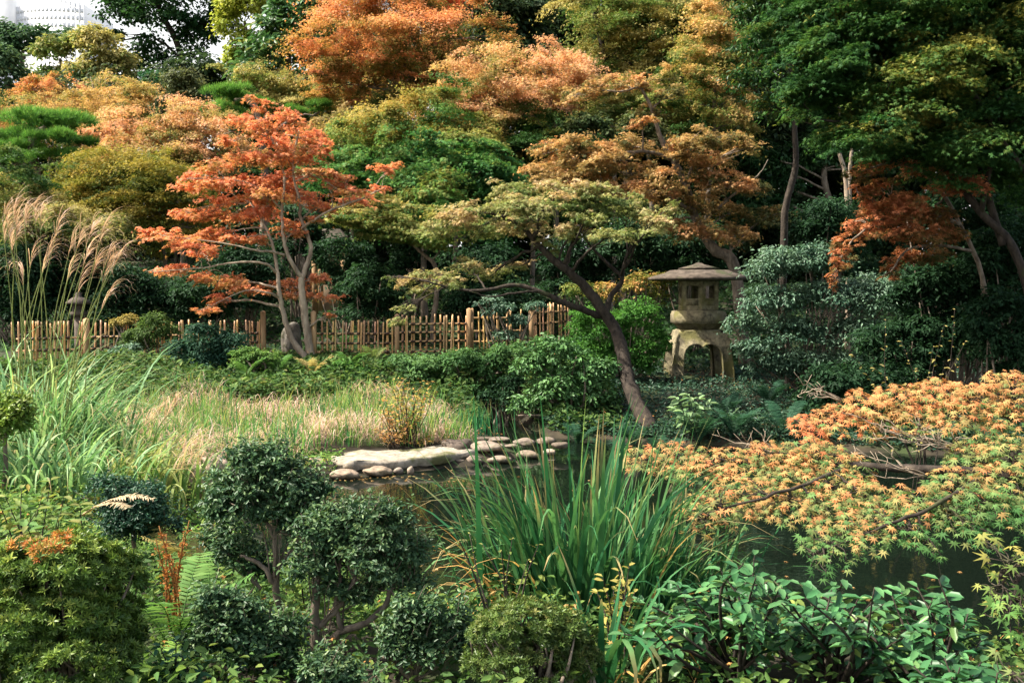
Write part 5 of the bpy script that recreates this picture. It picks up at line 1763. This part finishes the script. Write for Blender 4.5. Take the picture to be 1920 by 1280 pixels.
for bx, by, Y, tl, lab, st, sz in [
    (60, 990, 4.3, [(10, 930), (40, 915), (80, 925), (120, 930), (150, 945), (20, 960), (70, 955), (110, 965), (140, 975), (0, 945), (50, 985), (95, 900), (160, 960), (10, 990)], 'broad-leaved bush with bronze tips behind the big left azalea', [(.04, .10, .03), (.09, .18, .05), (.18, .22, .07), (.38, .22, .08)], .075),
    (1300, 800, 12.6, [(1270, 745), (1290, 738), (1310, 740), (1330, 755), (1280, 770), (1310, 775), (1265, 765)], 'big pale-leaved plant on the bank right of the leaning trunk', [(.08, .16, .08), (.16, .26, .13), (.26, .35, .18)], .16),
    (1740, 760, 9.5, [(1600, 665), (1640, 690), (1690, 640), (1660, 600), (1720, 690), (1750, 650), (1790, 580), (1770, 610), (1700, 720), (1810, 640), (1640, 720), (1770, 690)], 'sparse twigs with small pale yellow leaves above the near maple', [(.18, .18, .05), (.36, .30, .10), (.46, .38, .16)], .055),
    (765, 850, 11.7, [(px_, py_) for px_, py_ in zip(U(705, 815, 42), U(705, 830, 42))], 'golden-brown ferny shrub standing behind the slab', [(.10, .14, .035), (.28, .26, .06), (.52, .34, .10), (.55, .24, .08)], .06),
    (735, 848, 11.5, [(px_, py_) for px_, py_ in zip(U(690, 770, 22), U(745, 835, 22))], 'rusty stalks at the left foot of the golden-brown shrub', [(.20, .15, .05), (.40, .24, .09), (.5, .22, .08)], .05),
    (690, 1260, 4.3, [(px_, py_) for px_, py_ in zip(U(560, 860, 34), U(1110, 1270, 34))], 'leafy undergrowth between the twisted holly and the little azalea', [(.04, .10, .025), (.09, .16, .04), (.2, .24, .06)], .05),
    (450, 1270, 4.4, [(px_, py_) for px_, py_ in zip(U(330, 560, 30), U(1040, 1260, 30))], 'leafy undergrowth around the slim holly trunk', [(.04, .09, .025), (.08, .15, .04), (.18, .22, .06)], .05),
    (1000, 1300, 4.1, [(px_, py_) for px_, py_ in zip(U(850, 1180, 26), U(1120, 1260, 26))], 'leafy undergrowth round the foot of the tall iris', [(.04, .09, .025), (.08, .15, .04), (.2, .2, .06)], .045),
    (950, 1180, 3.9, [(850, 990), (880, 1000), (905, 1020), (940, 1030), (960, 1010), (870, 1040), (990, 1050), (1010, 1020)], 'upright sprigs with tiny leaves in front of the iris fan', [(.09, .14, .035), (.18, .22, .06), (.34, .28, .09)], .024),
    (330, 1290, 3.3, [(300, 1210), (330, 1200), (360, 1220), (290, 1240), (350, 1250), (320, 1240), (280, 1220), (380, 1240), (340, 1225), (310, 1260)], 'narrow-leaved blue-green plant at the bottom beside the big azalea', [(.03, .09, .05), (.06, .15, .08), (.11, .2, .11)], .05),
    (560, 1120, 4.6, [(540, 1030), (560, 1010), (575, 1050), (540, 1080), (590, 1100), (560, 1110), (545, 960), (555, 985)], 'yellow-green leafy plant glowing between the two holly trunks', [(.07, .15, .03), (.15, .23, .05), (.27, .30, .08)], .05),
    (640, 1200, 4.5, [(650, 1150), (690, 1190), (670, 1220), (630, 1170), (720, 1210), (640, 1230), (700, 1240), (600, 1160)], 'yellow-green undergrowth behind the twisted holly trunk', [(.06, .13, .03), (.13, .20, .05), (.24, .27, .07)], .045),
    (430, 1120, 4.6, [(380, 1080), (400, 1060), (430, 1090), (370, 1110), (450, 1110), (400, 1120), (340, 1100)], 'leafy plant in dappled light left of the slim holly trunk', [(.05, .11, .03), (.10, .17, .05), (.2, .22, .07)], .045),
    (1160, 1130, 3.7, [(1130, 1080), (1160, 1070), (1180, 1060), (1150, 1105), (1190, 1110), (1120, 1110), (1175, 1090)], 'yellowing sprig between the iris and the camellia', [(.16, .2, .04), (.30, .28, .07), (.4, .32, .1)], .05),
]:
    x = at(bx, by, Y)[0]
    base = np.array([x, Y, max(gz(x, Y), .05)])
    tips = [at(px, py, Y + NRM(1)[0] * .1) for px, py in tl]
    leafy_stems('leafy_plant', lab, 'plant', base, tips, sz, st, M_LEAF, nleaf=12, r=.004, start=.3, droopy=.3)


# ------------------------------------------------------------------ ferns
def fern(label, base, nfr, L, stops, group='ferns round the pond', up=.6, heads=None, t0=.5, spikes=None, wid=.135):
    base = np.asarray(base, float)
    t = thing('fern', label, 'fern', base, group)
    g = Geo()
    P, N, T, S, c = [], [], [], [], []
    for k in range(nfr):
        h = (heads[k % len(heads)] if heads else U(0, 6.28)) + NRM(1)[0] * .2
        l = L * U(.7, 1.1)
        s = np.linspace(0, 1, 30)
        a = (1 - up) * 1.3 + .95 * s ** 1.6
        rr = np.cumsum(np.sin(a)) * l / 30
        zz = np.cumsum(np.cos(a)) * l / 30
        Q = base + np.stack([rr * math.cos(h), rr * math.sin(h), zz], 1)
        tube(g, Q[::3], np.linspace(.004, .0012, len(Q[::3])), np.array(stops[len(stops) // 2]), 4)
        D = nrm(np.gradient(Q, axis=0))
        side = np.array([-math.sin(h), math.cos(h), 0])
        for i in range(4, 30):
            f = (i - 4) / 26
            pl = l * wid * math.sin(math.pi * (.15 + .85 * (1 - f) ** .8)) * 1.0 + .01
            for sg in (-1, 1):
                P.append(Q[i])
                T.append(side * sg + D[i] * .35 + np.array([0, 0, -.15]))
                N.append(np.cross(D[i], side) * (1 if np.cross(D[i], side)[2] > 0 else -1) + NRM(3) * .12)
                S.append(pl)
                c.append(t0 + NRM(1)[0] * .1 + (k / nfr - .5) * .3)
    leaves(g, np.array(P), np.array(N), np.array(T), np.array(S), 'pinna', pal(stops, np.array(c)) * U(.85, 1.15, (len(P), 1)))
    g.build('fronds', M_LEAF, t)
    if spikes:
        for sp in spikes:
            g = Geo()
            Q, q = smoothpath([base, (base + sp) / 2 + NRM(3) * .02, sp], [.005, .004, .002], 6)
            tube(g, Q, q, np.array([.30, .15, .05]), 5)
            m = 150
            k = U(.55, 1, m)
            i = (k * (len(Q) - 1)).astype(int)
            leaves(g, Q[i] + NRM((m, 3)) * .006, NRM((m, 3)), NRM((m, 3)) + [0, 0, 1.0], .012 * U(.5, 1.2, m), 'diamond', pal([(.20, .07, .02), (.36, .13, .035), (.5, .22, .07)], rng.random(m)))
            g.build('spore_spike', M_LEAF, t)
    return t


LEAF['pinna'] = (np.array([(0, .05, 0), (.45, .11, .02), (1, 0, -.1), (.45, -.11, .02), (0, -.05, 0)]), np.array([(0, 4, 3, 1), (1, 3, 2, 2)]))
LEAF['pinna'] = (np.array([(0, .06, 0), (.5, .10, .02), (1, 0.01, -.1), (1, -.01, -.1), (.5, -.10, .02), (0, -.06, 0)]), np.array([(0, 5, 4, 1), (1, 4, 3, 2)]))
FG = [(.04, .11, .03), (.09, .2, .05), (.18, .28, .08)]
FY = [(.18, .20, .06), (.42, .34, .12), (.62, .46, .24)]
FD = [(.012, .045, .026), (.025, .075, .042), (.05, .11, .06)]
x, Y = at(330, 1180, 3.7)[0], 3.7
fern('fern with orange-brown spore spikes between the left azalea and the hollies', (x, Y, gz(x, Y)), 8, .44, FG, up=.75, t0=.6,
     spikes=[at(298, 985, 3.7), at(292, 1010, 3.65), at(312, 1000, 3.75), at(355, 975, 3.8), at(320, 1040, 3.7), at(345, 1000, 3.75)])
x, Y = at(365, 1060, 4.8)[0], 4.8
fern('sunlit yellowish fern just left of the round-topped holly', (x, Y, gz(x, Y)), 10, .42, FY, up=.8, t0=.35)
x, Y = at(175, 990, 4.2)[0], 4.2
fern('bleached dry fern frond arching over the dark small-leaved shrub', at(150, 968, 4.2), 2, .34, [(.36, .27, .15), (.56, .44, .28), (.64, .52, .36)], heads=[-.25, -.05], up=.25)
x, Y = at(395, 1130, 4.1)[0], 4.1
fern('bright little fern in front of the slim holly trunk', (x, Y, gz(x, Y) + .1), 6, .3, FG, up=.7, t0=.7)
x, Y = at(300, 1230, 3.4)[0], 3.4
fern('low lime fern at the bottom beside the big azalea', (x, Y, gz(x, Y)), 8, .3, [(.08, .18, .03), (.16, .28, .05), (.26, .36, .09)], up=.6)
for i, (px, py, zb, n, L, st, lab) in enumerate([
    (460, 738, .35, 12, .5, FG, 'green fern at the back of the marsh below the left bushes'),
    (520, 735, .35, 11, .48, FG, 'second green fern at the back of the marsh nearer the gap'),
    (585, 730, .4, 12, .5, FY, 'yellowing fern at the back of the marsh below the maple trunk'),
    (660, 720, .45, 11, .45, FG, 'green fern below the right gate post'),
    (700, 715, .45, 10, .45, [(.07, .13, .04), (.15, .2, .06), (.26, .24, .09)], 'dull olive fern in front of the right fence'),
    (300, 725, .4, 11, .5, [(.06, .13, .04), (.13, .22, .07), (.22, .28, .1)], 'pale fern right of the pampas blades'),
    (380, 720, .4, 10, .45, FG, 'green fern below the dark blue-green bush'),
    (640, 688, .6, 9, .5, [(.05, .16, .04), (.10, .25, .06), (.16, .32, .08)], 'bright arching fern before the first fence panel'),
    (1260, 835, .15, 12, .5, FD, 'dark fern by the water under the leaning trunk'),
    (1330, 830, .15, 14, .55, FD, 'dark fern by the water before the pale-leaved plant'),
    (1400, 820, .2, 14, .55, FD, 'dark fern on the bank below the stone lantern'),
    (1470, 800, .25, 14, .6, FD, 'dark fern left of the near maple tip'),
    (1360, 765, .35, 12, .5, FD, 'dark fern halfway down the bank from the lantern'),
    (1150, 835, .12, 12, .5, FD, 'dark fern at the waterline left of the leaning trunk'),
    (1200, 842, .05, 12, .4, FD, 'small dark fern at the waterline right of the leaning trunk'),
    (1530, 800, .15, 14, .5, FD, 'dark fern at the waterline behind the red tip of the near maple'),
    (1620, 800, .15, 14, .5, FD, 'dark fern in the shade behind the near maple'),
    (1750, 800, .15, 14, .5, FD, 'dark fern in the shade right behind the bare twigs'),
    (1090, 830, .1, 12, .45, FD, 'dark fern beside the last stones of the bank'),
    (1440, 740, .45, 12, .55, FD, 'dark fern beneath the silvery bush'),
]):
    p = on_water(px, py, zb)
    if pond_sd(np.array([p[0]]), np.array([p[1]]))[0] < .05:
        p[1] += .7
    fern(lab, (p[0], p[1], gz(p[0], p[1])), n, L, st, up=.72)

# ------------------------------------------------------------------ near maple spray over the water
NM = [(.05, .13, .04), (.10, .19, .06), (.20, .23, .085), (.48, .26, .10), (.60, .26, .11), (.62, .19, .08)]


def near_maple(label, limbs_, pads, stops, size, name='maple_branch', dens=1.0, twigs=None, tb=.5):
    f = limbs_[0][0][0]
    b = at(*f)
    t = thing(name, label, 'maple', (b[0], b[1], gz(b[0], b[1])))
    A = []
    g = Geo()
    for pts, r0, r1 in limbs_:
        P = [at(*p) for p in pts]
        if pts[0] == f:
            P = [np.array([P[0][0] + .5, P[0][1] + .1, gz(P[0][0] + .5, P[0][1])])] + P
            Q, q = smoothpath(P, np.linspace(r0 * 1.3, r1, len(P)), 6, .003)
        else:
            Q, q = smoothpath(P, np.linspace(r0, r1, len(P)), 6, .003)
        tube(g, Q, q, BARKC, 7, .05)
        A.append(Q)
    A = np.concatenate(A)
    P, N, T, S, c = [], [], [], [], []
    for px, py, rx, rz, Y, tb_ in pads:
        cen = at(px, py, Y)
        a, hz_ = msz(rx, Y), msz(rz, Y)
        n = int(dens * 2.6 * a * (hz_ * 1.2 + .10) / (size * size * .42) * .62)
        r = np.sqrt(rng.random(n))
        th = U(0, 6.28, n)
        X0 = r * np.cos(th)
        D0 = r * np.sin(th)
        lay = rng.integers(0, 3, n)
        p = cen + np.stack([X0 * a, D0 * .17, hz_ * (.75 * (1 - r * r) - .45 - .45 * D0 * 0 + NRM(n) * .16) - lay * hz_ * .42 + D0 * .05], 1)
        P.append(p)
        N.append(np.stack([X0 * .25 + NRM(n) * .36, -.40 + NRM(n) * .36, np.full(n, .85)], 1))
        T.append(np.stack([X0 * .8 - .25 + NRM(n) * .6, -.75 + NRM(n) * .45, np.full(n, -.45)], 1))
        S.append(size * U(.55, 1.15, n))
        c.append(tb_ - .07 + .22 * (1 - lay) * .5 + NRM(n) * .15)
        k = np.argmin(np.linalg.norm(A - cen, axis=1))
        s = A[k]
        Q, q = smoothpath([s, (s + cen) / 2 + [0, 0, -.02], cen - [0, 0, hz_ * .4]], [.007, .005, .003], 5, .006)
        tube(g, Q, q, BARKC, 5)
        for pp in p[rng.permutation(n)[:min(n, 24)]]:
            j = rng.integers(len(Q) // 2, len(Q))
            Wp, w = smoothpath([Q[j], (Q[j] + pp) / 2 + NRM(3) * .015, pp], [.003, .002, .001], 3)
            tube(g, Wp, w, BARKC, 4)
    P, N, T, S, c = map(np.concatenate, (P, N, T, S, c))
    gl = Geo()
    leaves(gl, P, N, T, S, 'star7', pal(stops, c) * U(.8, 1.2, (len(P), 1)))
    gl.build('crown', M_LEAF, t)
    g.build('branch', M_BARKDARK, t, True)
    if twigs:
        for x0, y0, Y, m in twigs:
            g = Geo()
            o0 = at(x0, y0, Y)
            for _ in range(m):
                e = o0 + np.array([U(-.30, .10), U(-.08, .1), U(-.03, .13)])
                Q, q = smoothpath([o0 + [.12, 0, -.03], o0 * .6 + e * .4 + NRM(3) * .02, e], [.0035, .0025, .0012], 4, .006)
                tube(g, Q, q, BARKC, 4)
                for _k in range(3):
                    j = rng.integers(3, len(Q))
                    e2 = Q[j] + np.array([U(-.08, .03), U(-.03, .03), U(-.01, .07)])
                    tube(g, np.array([Q[j], (Q[j] + e2) / 2 + NRM(3) * .006, e2]), [.002, .0015, .0008], BARKC, 4)
            g.build('bare_twig', M_BARKPALE, t, True)
    return t


near_maple('near maple with star-shaped orange and green leaves hanging over the dark water',
           [([(1990, 930, 4.6), (1850, 890, 4.7), (1720, 880, 4.8), (1600, 872, 4.9), (1450, 865, 5.0), (1250, 858, 5.1)], .03, .006),
            ([(1990, 800, 4.9), (1850, 770, 5.1), (1720, 760, 5.2), (1600, 775, 5.3), (1500, 805, 5.3)], .022, .005),
            ([(1850, 890, 4.7), (1750, 950, 4.4), (1650, 990, 4.3), (1550, 1030, 4.2)], .012, .004),
            ([(1600, 872, 4.9), (1480, 920, 4.6), (1330, 960, 4.5)], .012, .004)],
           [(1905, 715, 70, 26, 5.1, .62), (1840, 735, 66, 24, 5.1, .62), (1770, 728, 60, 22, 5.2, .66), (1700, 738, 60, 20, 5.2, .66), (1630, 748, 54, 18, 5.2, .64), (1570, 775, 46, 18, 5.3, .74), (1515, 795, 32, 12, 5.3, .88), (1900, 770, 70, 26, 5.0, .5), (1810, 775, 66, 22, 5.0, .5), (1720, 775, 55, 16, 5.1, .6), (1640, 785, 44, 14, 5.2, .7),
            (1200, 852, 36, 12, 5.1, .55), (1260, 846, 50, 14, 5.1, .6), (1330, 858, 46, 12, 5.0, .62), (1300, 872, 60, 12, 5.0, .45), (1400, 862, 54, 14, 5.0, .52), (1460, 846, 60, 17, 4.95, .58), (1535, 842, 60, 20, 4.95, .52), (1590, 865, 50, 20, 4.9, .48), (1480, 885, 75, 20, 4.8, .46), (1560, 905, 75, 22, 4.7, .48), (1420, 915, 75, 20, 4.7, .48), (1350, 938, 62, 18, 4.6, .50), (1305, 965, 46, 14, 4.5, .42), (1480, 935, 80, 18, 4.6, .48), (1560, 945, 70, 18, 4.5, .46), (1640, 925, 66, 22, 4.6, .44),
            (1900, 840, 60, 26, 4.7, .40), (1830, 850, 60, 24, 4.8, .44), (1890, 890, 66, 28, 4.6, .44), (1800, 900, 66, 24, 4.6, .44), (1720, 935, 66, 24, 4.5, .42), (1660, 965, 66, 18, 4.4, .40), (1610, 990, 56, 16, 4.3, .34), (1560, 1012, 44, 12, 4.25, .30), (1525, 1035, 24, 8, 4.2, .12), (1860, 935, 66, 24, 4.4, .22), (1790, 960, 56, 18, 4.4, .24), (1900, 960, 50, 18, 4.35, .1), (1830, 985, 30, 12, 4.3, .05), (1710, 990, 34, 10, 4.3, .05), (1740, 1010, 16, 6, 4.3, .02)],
           NM, .035, 'maple_tree', 2.3, [(1770, 835, 4.9, 11), (1700, 815, 5.0, 5), (1540, 740, 5.3, 5), (1430, 845, 5.0, 4), (1690, 880, 4.7, 5)])
near_maple('small yellow-green maple spray at the right picture edge above the camellias', [([(1990, 1090, 3.3), (1930, 1080, 3.2), (1880, 1070, 3.2)], .012, .003)],
           [(1890, 1045, 44, 12, 3.2, .5), (1870, 1095, 36, 12, 3.2, .35), (1910, 1120, 30, 14, 3.15, .35), (1895, 1150, 30, 8, 3.15, .25)], [(.07, .15, .04), (.17, .22, .06), (.34, .30, .08), (.45, .3, .08)], .042, 'maple_tree', .9)
near_maple('pale maple leaves poking in at the bottom right corner', [([(1990, 1270, 2.8), (1940, 1265, 2.8), (1900, 1262, 2.8)], .008, .003)], [(1905, 1258, 26, 10, 2.8, .4)], [(.12, .2, .07), (.24, .27, .1), (.34, .3, .1)], .045, 'maple_tree', .9)

# fallen leaves lying on the banks
P = np.concatenate([scatter(2600, -7, 8, 11.5, 18.5), scatter(700, -3.5, 4.5, 3.4, 6.4)])
P[:, 2] += U(.02, .2, len(P))
g = Geo()
leaves(g, P, NRM((len(P), 3)) * .4 + [0, -.1, 1.0], NRM((len(P), 3)), .023 * U(.6, 1.2, len(P)), 'star5', pal([(.26, .14, .05), (.5, .24, .08), (.58, .36, .12)], rng.random(len(P))))
o = g.build('fallen_leaves', M_LEAF)
o['kind'] = 'stuff'
o['label'] = 'fallen orange maple leaves caught on the low plants of the banks'
o['category'] = 'leaves'

# fallen leaves floating on the pond
n = 110
x, y = U(-1.9, 5, n), U(6.2, 11.5, n)
k = pond_sd(x, y) < -.1
x, y = x[k], y[k]
e = on_water(700, 895, 0)
x = np.concatenate([x, e[0] + NRM(60) * .5])
y = np.concatenate([y, e[1] - .05 + NRM(60) * .12])
k = pond_sd(x, y) < -.02
x, y = x[k], y[k]
g = Geo()
leaves(g, np.stack([x, y, np.full(len(x), .006)], 1), NRM((len(x), 3)) * .05 + [0, 0, 1.0], NRM((len(x), 3)) * [1, 1, 0], .028 * U(.6, 1.2, len(x)), 'star5', pal([(.24, .14, .05), (.45, .26, .1), (.5, .4, .2)], rng.random(len(x))))
o = g.build('floating_leaves', M_LEAF)
o['kind'] = 'stuff'
o['label'] = 'fallen maple leaves floating on the dark pond'
o['category'] = 'leaves'

for o in scene.objects:
    if '_o' in o:
        del o['_o']
